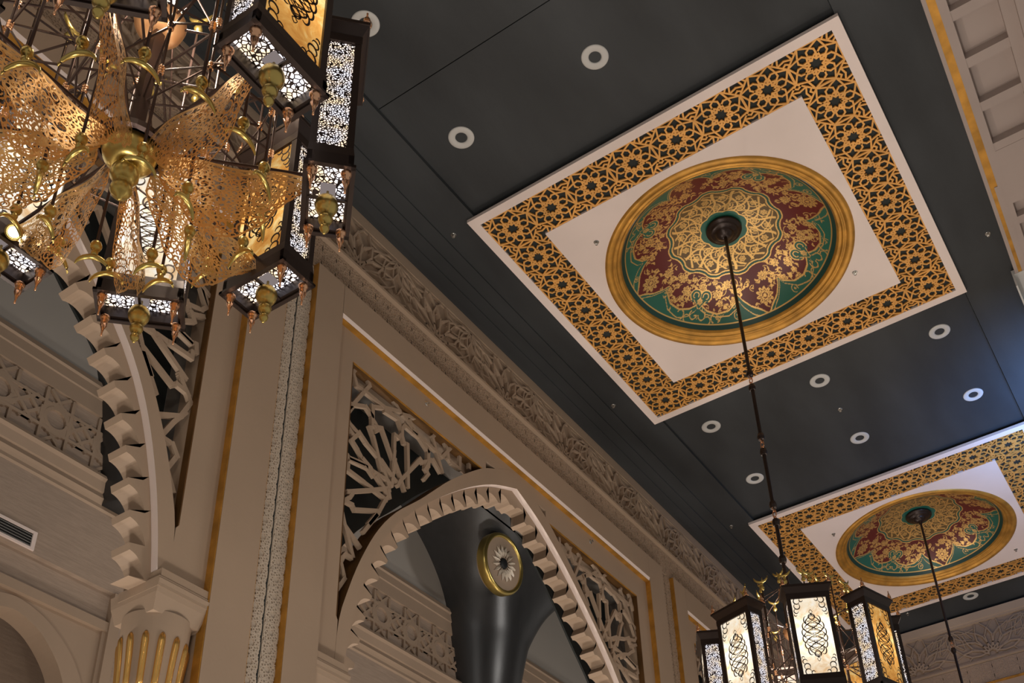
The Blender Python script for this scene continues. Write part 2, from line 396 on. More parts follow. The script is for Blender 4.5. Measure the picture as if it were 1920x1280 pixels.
def make_dome_mesh():
    nr, na = 210, 880
    rr = np.linspace(.10, 1.0, nr); aa = np.linspace(0, 2*PI, na, endpoint=False)
    R_, A = np.meshgrid(rr, aa, indexing='ij'); X = R_*np.cos(A); Y = R_*np.sin(A)
    RD = 1.005
    Z = .60*np.sqrt(1-(R_/1.09)**2)-.60*math.sqrt(1-(1/1.09)**2)+.055
    V = np.stack([X*RD, Y*RD, Z], -1).reshape(-1, 3)
    i, j = np.meshgrid(np.arange(nr-1), np.arange(na), indexing='ij'); j2 = (j+1) % na
    Fq = np.stack([i*na+j, i*na+j2, (i+1)*na+j2, (i+1)*na+j], -1).reshape(-1, 4)
    me = bpy.data.meshes.new('painted_dome'); me.vertices.add(len(V)); me.vertices.foreach_set('co', V.ravel())
    me.loops.add(Fq.size); me.loops.foreach_set('vertex_index', Fq.ravel().astype(np.int32))
    me.polygons.add(len(Fq)); me.polygons.foreach_set('loop_start', np.arange(0, Fq.size, 4, dtype=np.int32)); me.polygons.foreach_set('loop_total', np.full(len(Fq), 4, dtype=np.int32))
    me.polygons.foreach_set('use_smooth', np.ones(len(Fq), bool)); me.update(calc_edges=True)
    col, g = dome_paint(X, Y)
    at = me.color_attributes.new('paint', 'FLOAT_COLOR', 'POINT')
    c4 = np.concatenate([col, g[..., None].astype(float)], -1).reshape(-1, 4).astype(np.float32); at.data.foreach_set('color', c4.ravel())
    m_ = bpy.data.materials.new('dome_painting'); m_.use_nodes = True; nt = m_.node_tree; b = nt.nodes['Principled BSDF']
    a = nt.nodes.new('ShaderNodeAttribute'); a.attribute_name = 'paint'; nt.links.new(a.outputs['Color'], b.inputs['Base Color'])
    mu = nt.nodes.new('ShaderNodeMath'); mu.operation = 'MULTIPLY'; mu.inputs[1].default_value = .75; nt.links.new(a.outputs['Alpha'], mu.inputs[0]); nt.links.new(mu.outputs[0], b.inputs['Metallic'])
    b.inputs['Roughness'].default_value = .38; me.materials.append(m_)
    return me
DOME_ME = make_dome_mesh()
def lattice_panel_mesh():
    """gold star lattice band of a ceiling panel, local to panel centre, hanging under z=0 by t"""
    mb = MB(); h1 = PS/2-.086; h0 = PS/2-.505; n = 16
    cell = 2*h1/n; q = cell
    fr = lambda u, v, d: (u, v, -d)
    # two cells across the band would be too small: rosettes one per .42 m
    p = (h1-h0); n = int(round(2*h1/p)); p = 2*h1/n; hh = p/2
    for i in range(n):
        for j in range(n):
            if 0 < i < n-1 and 0 < j < n-1: continue
            cu, cv = -h1+(2*i+1)*hh, -h1+(2*j+1)*hh
            for a, b in ROS: mb.bar(fr, (cu+a[0]*hh, cv+a[1]*hh), (cu+b[0]*hh, cv+b[1]*hh), .0150, .014)
    return mb, p
LAT_MB, LP = lattice_panel_mesh()
def make_panel():
    root = empty('ceiling_panel', (PCX, PY0+PS/2, ZP))
    h = PS/2; fb = MB()
    fr = lambda u, v, d: (u, v, -d)
    # outer white frame
    for s_ in (1, -1):
        a0, a1 = sorted((s_*h, s_*(h-.086)))
        fb.box(a0, a1, -h, h, 0, .036); fb.box(-h+.086, h-.086, a0, a1, 0, .036)
    fb.build('outer_frame', M['white'], root)
    bk = MB(); hi = PS/2-.505
    for s_ in (1, -1):
        a0, a1 = sorted((s_*(h-.086), s_*(hi-.02)))
        bk.box(a0, a1, -h+.086, h-.086, .022, .034); bk.box(-hi+.02, hi-.02, a0, a1, .022, .034)
    bk.build('backing_board', M['backing'], root)
    # dark shadow gap box up to the ceiling board
    g_ = MB()
    for s_ in (1, -1):
        a0, a1 = sorted((s_*(h-.10), s_*(h-.14)))
        g_.box(a0, a1, -h+.10, h-.10, .036, .085); g_.box(-h+.14, h-.14, a0, a1, .036, .085)
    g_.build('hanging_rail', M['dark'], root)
    lo = LAT_MB.build('star_lattice', M['goldlat'], root, loc=(0, 0, .016)); lo['label'] = 'gilded interlaced star lattice band'
    ip = MB(); A, B = square_ring(1.150, hi)
    ip.strip(fr, A, B, 0, -.034); ip.build('inner_board', M['white'], root)
    rg = MB()
    prof = [(1.165, .0), (1.160, -.012), (1.135, -.020), (1.10, -.012), (1.092, .004), (1.080, .010), (1.070, .002), (1.058, .004), (1.052, .018), (1.040, .030), (1.032, .022), (1.02, .030), (1.012, .05), (1.0, .07)]
    rg.lathe((0, 0, 0), prof, 120); ro = rg.build('gold_ring', M['gold'], root, True); ro['label'] = 'gilded moulded ring around the bowl'
    d = bpy.data.objects.new('painted_dome', DOME_ME); COL.objects.link(d); d.parent = root; d['label'] = 'shallow bowl painted with gold flowers on crimson and green'
    cn = MB(); cz = .375
    cn.lathe((0, 0, cz), [(.0, -.085), (.02, -.085), (.05, -.075), (.075, -.055), (.085, -.045), (.09, -.03), (.12, -.028), (.135, -.018), (.14, -.005), (.165, -.003), (.172, .012), (.165, .03), (.1, .04)], 40)
    cn.build('lamp_canopy', M['bronze'], root, True)
    return root
p0 = make_panel()
tag(p0, 'white square ceiling panel with gold star lattice and complete painted dome, nearest whole one', 'ceiling panel', 'ornamental ceiling panels with painted domes')
index_kids()
p1 = copy_tree(p0); p1.location = (PCX, PY0+PP+PS/2, ZP)
p1['label'] = 'smaller farther ceiling panel with painted dome, at right above the distant lantern cluster'
p2 = copy_tree(p0); p2.location = (PCX, PY0-PP+PS/2, ZP); p2['label'] = 'ceiling panel hidden above the near chandelier at top left'

# ------------------------------------------------------------------ left wall
FX0, RX0 = -4.79, -4.85      # front plane, recessed plane
wl = MB()
def smooth_curve(pts, n=60):
    P_ = [Vector((p[0], p[1], 0)) for p in pts]; out = []
    m_ = len(P_)
    for i in range(m_-1):
        a = P_[max(i-1, 0)]; b = P_[i]; c = P_[i+1]; d = P_[min(i+2, m_-1)]
        for k in range(max(2, n//m_)):
            t = k/max(2, n//m_)
            q = .5*((2*b)+(-a+c)*t+(2*a-5*b+4*c-d)*t*t+(-a+3*b-3*c+d)*t**3); out.append((q.x, q.y))
    out.append((P_[-1].x, P_[-1].y)); return out
def resample(pts, n):
    L = [0]
    for a, b in zip(pts, pts[1:]): L.append(L[-1]+math.dist(a, b))
    u = np.linspace(0, L[-1], n); X = np.interp(u, L, [p[0] for p in pts]); Y = np.interp(u, L, [p[1] for p in pts]); return list(zip(X.tolist(), Y.tolist()))
INNER = smooth_curve([(2.22, 3.50), (2.16, 3.86), (2.08, 4.2), (1.96, 4.56), (1.81, 4.86), (1.62, 5.12), (1.38, 5.38), (1.09, 5.65), (.73, 5.945), (.37, 6.18), (0, 6.345)])
OUTER = smooth_curve([(2.30, 3.50), (2.28, 3.9), (2.21, 4.17), (2.10, 4.48), (1.93, 4.83), (1.72, 5.12), (1.42, 5.42), (1.02, 5.85), (.60, 6.22), (.42, 6.335), (0, 6.56)])
def full(curve, c, n):
    h = resample(curve, n); return [(c+x, z) for x, z in h]+[(c-x, z) for x, z in reversed(h[:-1])]
def inset(curve, d):
    out = []
    for i, p in enumerate(curve):
        a = curve[max(i-1, 0)]; b = curve[min(i+1, len(curve)-1)]; dx, dy = b[0]-a[0], b[1]-a[1]; l = math.hypot(dx, dy); out.append((p[0]-dy/l*d, p[1]+dx/l*d))
    return out
CUSP = [q for q in inset(resample(INNER, 60), .155) if q[0] > 0]
CUSP.append((0, CUSP[-1][1]+CUSP[-1][0]*.45))
NL = 17
SEG = [  # lattice bars: (zoom x0,y0,scale),[polylines] read on the spandrel
 ((630, 660, 10.667), [[(430, 300), (340, 420)], [(340, 430), (250, 560)], [(360, 430), (430, 660), (580, 770), (960, 1080), (1200, 1290)], [(600, 440), (640, 470), (690, 660), (560, 800), (350, 1040), (200, 1180)], [(230, 1010), (350, 1040), (610, 1080), (740, 1280)], [(750, 1080), (990, 1110), (1290, 1180), (1170, 960), (1010, 800)], [(750, 1080), (745, 1280)]]),
 ((630, 760, 10.667), [[(340, 30), (220, 190), (270, 330), (470, 560)], [(230, 400), (340, 560), (400, 610), (330, 680), (440, 860), (620, 1190), (760, 1400)], [(420, 600), (480, 530), (620, 740), (860, 1030), (1020, 1280)], [(690, 430), (760, 620), (860, 1030), (920, 1280)], [(690, 430), (800, 420), (830, 500), (900, 460)], [(740, 0), (740, 400)], [(620, 30), (720, 150), (740, 250), (850, 430), (930, 450), (1040, 760), (1160, 1100), (1230, 1300)], [(1190, 580), (1180, 900), (1160, 1100), (1150, 1280)], [(1190, 580), (1260, 640), (1330, 560), (1330, 460), (1390, 390), (1560, 540), (1740, 680), (1920, 800)], [(1000, 110), (1250, 270), (1330, 500)], [(1330, 590), (1370, 740), (1440, 770), (1450, 1280)], [(1360, 190), (1420, 260), (1560, 500), (1740, 680), (1860, 900), (1860, 1200), (1830, 1280)], [(1360, 180), (1640, 250)], [(1480, 1290), (1690, 1060), (1740, 1130), (1900, 1100)], [(230, 970), (300, 1050), (560, 1160), (700, 1260)], [(230, 970), (200, 1090), (250, 1180), (240, 1280)]]),
 ((630, 860, 10.667), [[(240, 90), (240, 210), (560, 450), (720, 570), (1020, 810)], [(300, 10), (620, 160), (780, 260), (1050, 430), (1130, 520)], [(560, 0), (700, 170), (830, 350), (970, 570), (1060, 740)], [(900, 0), (960, 200), (1040, 420), (1080, 620)], [(930, 30), (1130, 330), (1260, 490)], [(1190, 0), (1160, 250), (1130, 520)], [(1190, 50), (1290, 330), (1380, 620)], [(1450, 0), (1460, 540)], [(1690, 30), (1460, 260), (1290, 440), (1250, 520)], [(1060, 580), (700, 620), (250, 650), (330, 700), (290, 760), (160, 840), (100, 900)], [(190, 830), (340, 910), (390, 1010), (870, 1040)], [(1060, 740), (960, 880), (850, 1080), (680, 1280)], [(1060, 640), (1080, 760)], [(110, 950), (180, 1280)], [(1800, 60), (1800, 200), (1860, 300), (1780, 400)]]),
 ((630, 960, 6.4), [[(80, 60), (150, 280), (210, 520)], [(110, 150), (290, 410)], [(510, 20), (340, 230)], [(60, 560), (120, 500), (190, 540)], [(60, 560), (110, 780)], [(110, 790), (20, 920)]]),
 ((770, 760, 7.111), [[(0, 200), (110, 400), (240, 610), (235, 780), (210, 830), (240, 900)], [(110, 400), (350, 610), (430, 880)], [(340, 370), (300, 420), (350, 600), (430, 680), (560, 540)], [(450, 460), (490, 560), (510, 700), (550, 760), (640, 830), (665, 840), (670, 640)], [(790, 740), (790, 830)], [(240, 720), (310, 720), (400, 880)]]),
]
LATX = -4.925
def to_wall(u, v, X):
    d = RX*((u-CXP)/F_PX)-UX*((v-CYP)/F_PX)+FX; d = d*(X/d.x); return d.y, d.z
SPAN = []
for (x0, y0, s_), pls in SEG:
    for pl in pls:
        q = [to_wall(x0+a/s_, y0+b/s_, LATX+.03) for a, b in pl]; SPAN.append([(y-7.33, z) for y, z in q])

walls = MB()       # plain cream masses of the wall
golds = MB()
BAYS = [-1, 0, 1]  # bay k: arch centre 7.33+6k ; last one partly seen
def bay(c):
    fl, fr_ = c-2.52, c+2.56                    # gilded frame
    ol, orr = c-2.31, c+2.31                    # lattice opening
    w = walls; f = fX(0)
    # header and recessed plane
    w.box(-5.05, FX0, fl-.001, fr_+.001, 6.585, 6.892)
    w.prism(lambda u, v, d: (u, d, v), [(-5.05, 6.585), (FX0, 6.585), (FX0-.012, 6.55), (-5.05, 6.55)], fl, fr_, 1)  # cream lip coloured white for the light it catches from below
    golds.box(-4.86, FX0-.0125, fl, fr_, 6.540, 6.5505)
    golds.box(-4.86, FX0-.004, fr_-.006, fr_+.004, -1.6, 6.545); golds.box(-4.86, FX0-.004, fl-.004, fl+.006, -1.6, 6.545)
    w.box(-5.05, RX0, fl, c-.5, 6.258, 6.54); w.box(-5.05, RX0, c+.5, fr_, 6.258, 6.54); w.box(-5.05, RX0, c-.5, c+.5, 6.375, 6.54)
    w.box(-5.05, RX0, fl, ol, 3.30, 6.258); w.box(-5.05, RX0, orr, fr_, 3.30, 6.258)
    w.prism(lambda u, v, d: (d, u, v), [(ol, 3.30), (c-2.29, 3.30), (c-2.29, 3.90), (ol, 3.93)], -5.05, RX0)
    w.prism(lambda u, v, d: (d, u, v), [(orr, 3.30), (c+2.29, 3.30), (c+2.29, 3.90), (orr, 3.93)], -5.05, RX0)
    # gilded reveals of the lattice opening
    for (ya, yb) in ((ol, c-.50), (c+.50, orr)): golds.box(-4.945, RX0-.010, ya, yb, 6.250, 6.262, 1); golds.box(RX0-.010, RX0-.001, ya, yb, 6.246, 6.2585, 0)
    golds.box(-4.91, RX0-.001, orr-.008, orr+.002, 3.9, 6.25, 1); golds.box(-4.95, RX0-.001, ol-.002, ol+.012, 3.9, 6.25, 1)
    # arch band
    n = 40; A = full(OUTER, c, n); B = full(INNER, c, n)
    A = [(y, min(z, 6.53)) for y, z in A]; w.strip(lambda u, v, d: (d, u, v), A, B, RX0+.0015, -5.048, 0, sideA=2, sideB=1)  # white inner side: the reveal's lit brightness is put into its colour
for k in BAYS:
    c = 7.33+6*k; bay(c)
    yp = 4.37+6*(k)                               # pier to the left of the bay
    walls.box(-5.05, FX0, yp-6+6-.48-.0, yp-.146, -1.6, 6.892) if False else None
for k in (-1, 0, 1, 2):
    yp = 4.37+6*k
    walls.box(-5.05, FX0, yp-.478, yp-.146, -1.6, 6.892); walls.box(-5.05, FX0, yp+.145, yp+.442, -1.6, 6.892)
    walls.box(-5.05, RX0-.006, yp-.15, yp+.15, -1.6, 6.9)
    golds.box(RX0-.004, FX0-.004, yp+.139, yp+.1455, -1.6, 6.89); golds.box(RX0-.004, FX0-.004, yp-.1465, yp-.140, -1.6, 6.89)
walls.box(-5.05, RX0-.006, -5.5, YE, 6.885, 7.235)
walls.box(-5.05, FX0-.012, -5.5, YE, 7.235, 7.262); walls.box(-5.05, -4.82, -5.5, YE, 7.262, 7.285)
walls.box(-5.05, -4.905, -5.5, YE, 7.285, 7.87)
walls.box(-5.05, -4.894, -5.5, YE, 7.855, 7.875); walls.box(-5.05, -4.90, -5.5, YE, 7.875, 7.89); walls.box(-5.05, -4.888, -5.5, YE, 7.89, 8.03)
walls.box(-5.05, RX0, 16.4, YE+.2, -1.6, 6.892) if YE > 16.5 else None
# last bay pier next to the end wall
wall_left = struct(walls.build('wall_left', [M['plaster'], M['white'], M['browngold']]), 'cream arcade wall of gilded frames, star lattices and scalloped arches', 'wall')
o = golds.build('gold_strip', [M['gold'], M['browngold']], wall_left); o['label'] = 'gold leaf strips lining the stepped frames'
# scallops
def scallop_profile():
    return [(0, 0), (.21, .015), (.25, .10), (.31, .18), (.39, .25), (.49, .31), (.60, .355), (.72, .385), (.84, .405), (.96, .415), (1, 0)]
SC_P = scallop_profile()
HC = resample(CUSP, NL+1)
HI = resample(INNER, NL+1)
for k in BAYS:
    c = 7.33+6*k
    for sgn in (1, -1):
        for i in range(NL):
            A = HC[i+1]; B = HC[i]; I1 = HI[i+1]; I0 = HI[i]       # A upper cusp, B lower cusp
            L = math.dist(A, B); tx, ty = (B[0]-A[0])/L, (B[1]-A[1])/L; nx, ny = -ty, tx
            if nx*1.0+ny*.3 < 0: nx, ny = -nx, -ny
            prof = [(A[0]+tx*L*a+nx*L*b*1.25, A[1]+ty*L*a+ny*L*b*1.25) for a, b in SC_P]
            n = len(prof); back = [(I1[0]+(I0[0]-I1[0])*j/(n-1), I1[1]+(I0[1]-I1[1])*j/(n-1)) for j in range(n)]
            if i == NL-1: back[0] = (0, I1[1]); prof[0] = (0, A[1])
            mb = MB(); mb.strip(lambda u, v, d: (d, u, v), [(c+sgn*x, z) for x, z in prof], [(c+sgn*x, z) for x, z in back], -4.905, -5.062)
            mb.build('scallop', M['plaster'], wall_left)
# spandrel lattices
for k in BAYS:
    c = 7.33+6*k
    for sgn in (-1, 1):
        mb = MB(); f = fX(LATX)
        for pl in SPAN:
            q = [(c-sgn*y, z) if sgn > 0 else (c+y, z) for y, z in pl]
            for a, b in zip(q, q[1:]): mb.bar(f, a, b, .034, .030, 0)
        o = mb.build('spandrel_lattice', M['plaster'], wall_left); o['label'] = 'cream lattice of straight bars radiating from a star'
# boxes behind the lattices
bb = MB()
for k in BAYS:
    c = 7.33+6*k
    for sgn in (-1, 1):
        h = resample(OUTER, 30); outer_y = c+sgn*2.31
        A = [(c+sgn*min(x, 2.31), min(z, 6.258)) for x, z in h]; B = [(c+sgn*2.31, min(z, 6.258)) for x, z in h]
        bb.strip(lambda u, v, d: (d, u, v), A, B, -5.20, -5.22, 0)
    bb.box(-5.215, -4.95, c-2.31, c-.46, 6.262, 6.30, 1); bb.box(-5.215, -4.95, c+.46, c+2.31, 6.262, 6.30, 1)
    for y in (c-2.34, c+2.32): bb.box(-5.215, -5.05, y, y+.02, 3.8, 6.3, 1)
bb.build('recess_box', [M['night'], M['grey']], wall_left)
# textured relief: vertical pilaster strips and horizontal band
for k in (0, 1, 2):
    yp = 4.37+6*k; z0 = 2.2 if k == 0 else 4.2
    for (a, b) in ((yp-.139, yp-.008), (yp+.008, yp+.138)):
        base = MB(); base.box(RX0-.008, RX0, a, b, z0, 6.89)
        base.m = 0
        n = int((6.88-z0)/.131); tile_area(base, fX(RX0), a+.003, b-.003, 6.88-n*.131, 6.88, 1, n, .0085, .008, ROS_S)
        o = base.build('relief_strip', M['palerelief'] if k == 0 else M['plaster'], wall_left); o['kind'] = 'stuff'
for k in (0, 1, 2):
    g_ = MB(); g_.box(RX0-.007, RX0+.001, 4.37+6*k-.006, 4.37+6*k+.006, 2.2, 6.89); g_.build('shadow_gap', M['night'], wall_left)
tb = MB(); tb.box(RX0-.006, RX0, .0, YE, 6.895, 7.232)
tile_area(tb, fX(RX0), 1.0, YE-.02, 6.90, 7.228, 92, 2, .009, .006, ROS_S)
o = tb.build('relief_band', M['plaster'], wall_left); o['kind'] = 'stuff'
# carved frieze
def frieze(mb, fr, u0, u1, v0, v1, per, first):
    H = v1-v0
    k = math.floor((u0-first)/per)-1
    def clipbar(a, b, w, t):
        if not (u0 <= min(a[0], b[0]) and max(a[0], b[0]) <= u1): return
        a = (a[0], min(max(a[1], v0), v1)); b = (b[0], min(max(b[1], v0), v1))
        if math.dist(a, b) > .01: mb.bar(fr, a, b, w, t)
    while first+k*per < u1+per:
        cu = first+k*per; cv = v0+.06*H
        for a in (12, 38, 64, 90, 116, 142, 168):
            def p(r, da): return (cu+r*H*1.05*math.cos(rad(a+da)), cv+r*H*1.05*math.sin(rad(a+da)))
            for s_ in (1, -1):
                clipbar(p(.10, s_*16), p(.30, -s_*13), .020, .042); clipbar(p(.30, s_*13), p(.52, s_*10), .020, .042); clipbar(p(.52, s_*10), p(.72, 0), .020, .042)
                clipbar(p(.52, s_*10), p(.60, s_*22), .016, .026)
            clipbar(p(.72, 0), p(.93, 9), .016, .028); clipbar(p(.72, 0), p(.93, -9), .016, .028)
        cu2 = cu+per/2
        for a in (-20, -48, -76, -104, -132, -160):
            def p(r, da): return (cu2+r*H*math.cos(rad(a+da)), v1-.02*H+r*H*math.sin(rad(a+da)))
            for s_ in (1, -1):
                clipbar(p(.06, s_*14), p(.24, -s_*13), .016, .028); clipbar(p(.24, s_*13), p(.46, 0), .016, .028)
            clipbar(p(.46, 0), p(.66, 12), .016, .026); clipbar(p(.46, 0), p(.66, -12), .016, .026)
        k += 1
fz = MB(); frieze(fz, fX(-4.905), .3, YE-.02, 7.29, 7.85, 1.10, 5.0)
o = fz.build('carved_frieze', M['plaster'], wall_left); o['label'] = 'carved band of interlaced half stars below the ceiling'; o['kind'] = 'stuff'

# capital, bell with gold flutes and column under each arch foot
def column(y, face):
    root = empty('arch_capital', (-4.99, y, 2.2)); root.parent = wall_left
    x0, x1 = -.15, .20; w = .19; b = MB()
    b.box(x0+.015, x1-.012, -w+.015, w-.015, 1.28, 1.36); b.frustum(-.01, 0, 1.20, .195, w-.005, 1.285, .21, w, 0)
    b.box(x0, x1-.005, -w, w, 1.235, 1.30); b.frustum(-.01, 0, 1.10, .165, .165, 1.205, .195, w-.004)
    b.build('impost_block', M['plaster'], root)
    s_ = MB(); s_.lathe((-.01, 0, 0), [(.155, -3.8), (.155, .42), (.185, .44), (.185, .50), (.16, .53), (.16, .56), (.165, .70), (.175, .85), (.19, 1.0), (.195, 1.12)], 40)
    s_.build('column_shaft', M['plaster'], root, True)
    for i in range(13):
        a = 2*PI*i/13+.05; t = MB(); c_, s2 = math.cos(a), math.sin(a)
        pts = [(-.01+r*c_, r*s2, z) for r, z in ((.160, .655), (.163, .70), (.172, .83), (.182, .93), (.186, .965), (.187, .985))]
        t.tube(pts, [.020, .020, .021, .022, .018, .008], 10); o = t.build('gold_flute', M['flute'], root, True)
    return root
for k in BAYS:
    c = 7.33+6*k
    column(c+2.38, -1); column(c-2.38, 1)
for o in [o for o in bpy.data.objects if o.name.startswith('arch_capital')]: pass

# ------------------------------------------------------------------ aisle behind the arches
XB = -8.75
bw = MB(); bw.box(XB-.2, XB, -5, YE+.2, 5.93, 10.6, 0); bw.box(XB-.2, XB, 6.02, 9.5, -1.6, 5.93, 0); bw.box(XB-.2, XB, 9.5, YE+.2, -1.6, 5.93, 0); bw.box(XB-.2, XB, -5, 3.2, -1.6, 5.93)
bw.box(XB-.2, XB-.06, 3.2, 6.02, 5.60, 5.93)
prof = [(XB, 8.20), (XB+.05, 8.19), (XB+.07, 8.12), (XB+.05, 8.10), (XB+.05, 7.99), (XB+.035, 7.98), (XB+.03, 7.80), (XB-.03, 7.79), (XB-.03, 7.12), (XB+.03, 7.11), (XB+.085, 7.10), (XB+.10, 7.06), (XB+.07, 7.03), (XB+.05, 6.93), (XB+.03, 6.92), (XB+.05, 6.86), (XB+.03, 6.83), (XB+.015, 6.80), (XB+.02, 6.76), (XB, 6.74)]
pr = [(p[0], p[1]) for p in prof]
top = [p for p in pr if p[1] > 7.785]; bot = [p for p in pr if p[1] < 7.12]
bw.prism(lambda u, v, d: (u, d, v), top+[(XB-.03, 7.79)], -5, YE, 1)
bw.prism(lambda u, v, d: (u, d, v), [(XB, 7.12)]+bot, -5, YE, 1)
wall_back = struct(bw.build('wall_back', [M['paper'], M['plaster']]), 'papered wall of the side aisle seen through the arches', 'wall')
lun = MB(); lun.box(XB, XB+.004, -5, YE, 8.2, 10.6); lun.build('lunette', M['pale'], wall_back)
# star frieze of the aisle
sf = MB(); f = fX(XB-.002); zc = 7.45; hz = .325
def clipz(a, b):
    (x0, y0), (x1, y1) = a, b
    for lim, s_ in ((zc+hz, 1), (zc-hz, -1)):
        if (y0-lim)*s_ > 0 and (y1-lim)*s_ > 0: return None
        if (y0-lim)*s_ > 0: t = (lim-y0)/(y1-y0); x0, y0 = x0+(x1-x0)*t, lim
        if (y1-lim)*s_ > 0: t = (lim-y0)/(y1-y0); x1, y1 = x0+(x1-x0)*t, lim
    return (x0, y0), (x1, y1)
cy_ = 4.30-.62*12
while cy_ < YE:
    ring = [(cy_+.125*math.cos(2*PI*i/16), zc+.125*math.sin(2*PI*i/16)) for i in range(17)]
    sf.ribbon(f, ring, .034, .033)
    ring = [(cy_+.185*math.cos(2*PI*i/8+PI/8), zc+.185*math.sin(2*PI*i/8+PI/8)) for i in range(9)]
    for a, b in zip(ring, ring[1:]): sf.bar(f, a, b, .028, .030)
    for i in range(8):
        a0 = rad(22.5+45*i); a1 = rad(22.5+45*(i+3)); p0_ = Vector((math.cos(a0), math.sin(a0))); p1_ = Vector((math.cos(a1), math.sin(a1)))
        m_ = (p0_+p1_)/2; d_ = (p1_-p0_).normalized(); e = .40
        m_ = m_*.39; q = clipz((cy_+m_.x-d_.x*e, zc+m_.y-d_.y*e), (cy_+m_.x+d_.x*e, zc+m_.y+d_.y*e))
        if q: sf.bar(f, q[0], q[1], .034, .031, cap=False)
    cy_ += .62
o = sf.build('star_frieze', M['plaster'], wall_back); o['label'] = 'openwork frieze of eight pointed stars'
# niche panel in the aisle wall
nf = MB(); cyn = 4.98; xn = XB-.06
def nich(s_): return [(.78*s_, -1.6), (.78*s_, 4.3), (.72*s_, 4.7), (.58*s_, 5.0), (.36*s_, 5.2), (.14*s_, 5.30), (0, 5.33)]
NI = smooth_curve([(.76, 4.2), (.70, 4.62), (.56, 4.95), (.34, 5.19), (.14, 5.30), (0, 5.33)], 40); NI = [(.76, -1.6)]+NI
hh = resample(NI[1:], 24); A = [(cyn+.76, -1.6)]+[(cyn+x, z) for x, z in hh]+[(cyn-x, z) for x, z in reversed(hh[:-1])]+[(cyn-.76, -1.6)]
NO = [(.94 if x > .7 else x*1.24, z+.0 if x > .74 else z+.13) for x, z in hh]; B = [(cyn+.94, -1.6)]+[(cyn+x, z) for x, z in NO]+[(cyn-x, z) for x, z in reversed(NO[:-1])]+[(cyn-.94, -1.6)]
nf.strip(fX(xn), A, B, .03, -.20, 0)
Cc = [(p[0], p[1]) for p in B]; Dd = [(cyn+(.98 if p[0] >= cyn else -.98), max(p[1], -1.6)) for p in B]
nf.strip(fX(xn), B, [(min(max(cyn+(p[0]-cyn)*1.0, cyn-.98), cyn+.98), 5.52 if p[1] > 3 else -1.6) for p in B], .012, -.1, 0)
nf.box(xn-.1, XB+.0, 3.2, 6.02, 5.50, 5.60); nf.box(xn-.1, XB-.02, cyn+.92, 6.02, -1.6, 5.50)
nf.box(xn-.1, XB+.02, 5.94, 6.05, -1.6, 5.93, 0)
nf.box(xn-.1, XB-.02, 3.2, cyn-.92, -1.6, 5.50)
nf.build('niche_frame', [M['plaster'], M['white']], wall_back)
nb = MB(); nb.box(XB-.9, XB-.8, 3, 7, -1.6, 6); nb.box(XB-.8, XB-.2, 5.9, 6.0, -1.6, 6); nb.build('niche_back', M['paper'], wall_back)

# vault conoids of the aisle
def vault(yc):
    prof = [(.02, 6.80), (.50, 6.80), (.54, 7.0), (.58, 7.2), (.68, 7.7), (.79, 8.15), (.93, 8.5), (1.14, 8.8), (1.42, 9.08), (1.80, 9.35), (2.25, 9.6), (2.8, 9.8), (3.4, 9.93), (4.2, 10.0)]
    P2 = prof[:1]+smooth_curve(prof[1:], 90); mb = MB(); n = 72; vs = []; m_ = len(P2)
    for k in range(n+1):
        a = -PI/2+PI*k/n
        for r, z in P2:
            e = 2+1.3*min(1, max(0, (z-7.9)/.8)); q = (abs(math.sin(a))**e+abs(math.cos(a))**e)**(-1/e); y = yc+r*q*math.sin(a); x = XB+r*q*math.cos(a)
            y = min(max(y, yc-3.0), yc+3.0); x = min(x, -5.055)
            vs.append((x, y, z))
    mb.add(vs, [(k*m_+i, (k+1)*m_+i, (k+1)*m_+i+1, k*m_+i+1) for k in range(n) for i in range(m_-1)])
    return mb
for yc in (.1, 6.1, 12.1, 18.1):
    o = vault(yc).build('vault_conoid', M['vault'], None, True)
    struct(o, {0.1: 'dark fan shaped vault springer behind the near arch at far left', 6.1: 'dark vault springer behind the scalloped arch at left edge', 12.1: 'dark satin fan vault springer filling the middle arch, carrying the rosette', 18.1: 'dark vault springer behind the farthest arch'}[yc], 'vault')
    o.name = 'trim_1' if yc == .1 else 'trim_2' if yc == 6.1 else 'trim_3' if yc == 12.1 else 'trim_4'
cap = MB(); cap.box(XB-.2, -5.0, -5, YE+.2, 10.0, 10.1); cap.box(-5.06, -5.045, -5, YE+.2, 6.9, 10.05)
struct(cap.build('ceiling', M['vault']), 'dark flat of the aisle vault', 'ceiling')
# rosette medallion on the springer
cen = Vector((-7.86, 11.32, 8.62)); nrm = (-cen+Vector((0, 0, 0))).normalized()
nrm = Vector((.985, -.03, -.14)).normalized(); cen = cen*.985+nrm*.10
med = empty('rosette_medallion'); zq = nrm; yq = (Vector((0, 0, 1))-zq*zq.z).normalized(); xq = yq.cross(zq)
mm = Matrix.Identity(4)
for i in range(3): mm[i][0], mm[i][1], mm[i][2], mm[i][3] = xq[i], yq[i], zq[i], cen[i]
med.matrix_world = mm
tag(med, 'oval looking plaster rosette with gilded rim on the dark vault in the middle arch', 'medallion')
d_ = MB(); d_.lathe((0, 0, 0), [(0, .0), (.40, .0), (.40, -.16), (.0, -.16)], 64); d_.build('plaster_disc', M['plaster'], med)
d_ = MB(); d_.lathe((0, 0, 0), [(.385, .0), (.39, .022), (.41, .035), (.43, .03), (.445, .012), (.455, -.01), (.45, -.11)], 72); o = d_.build('gilded_rim', M['brass'], med, True)
M['petal'] = mat('cream_gloss', (.62, .54, .44), .3)
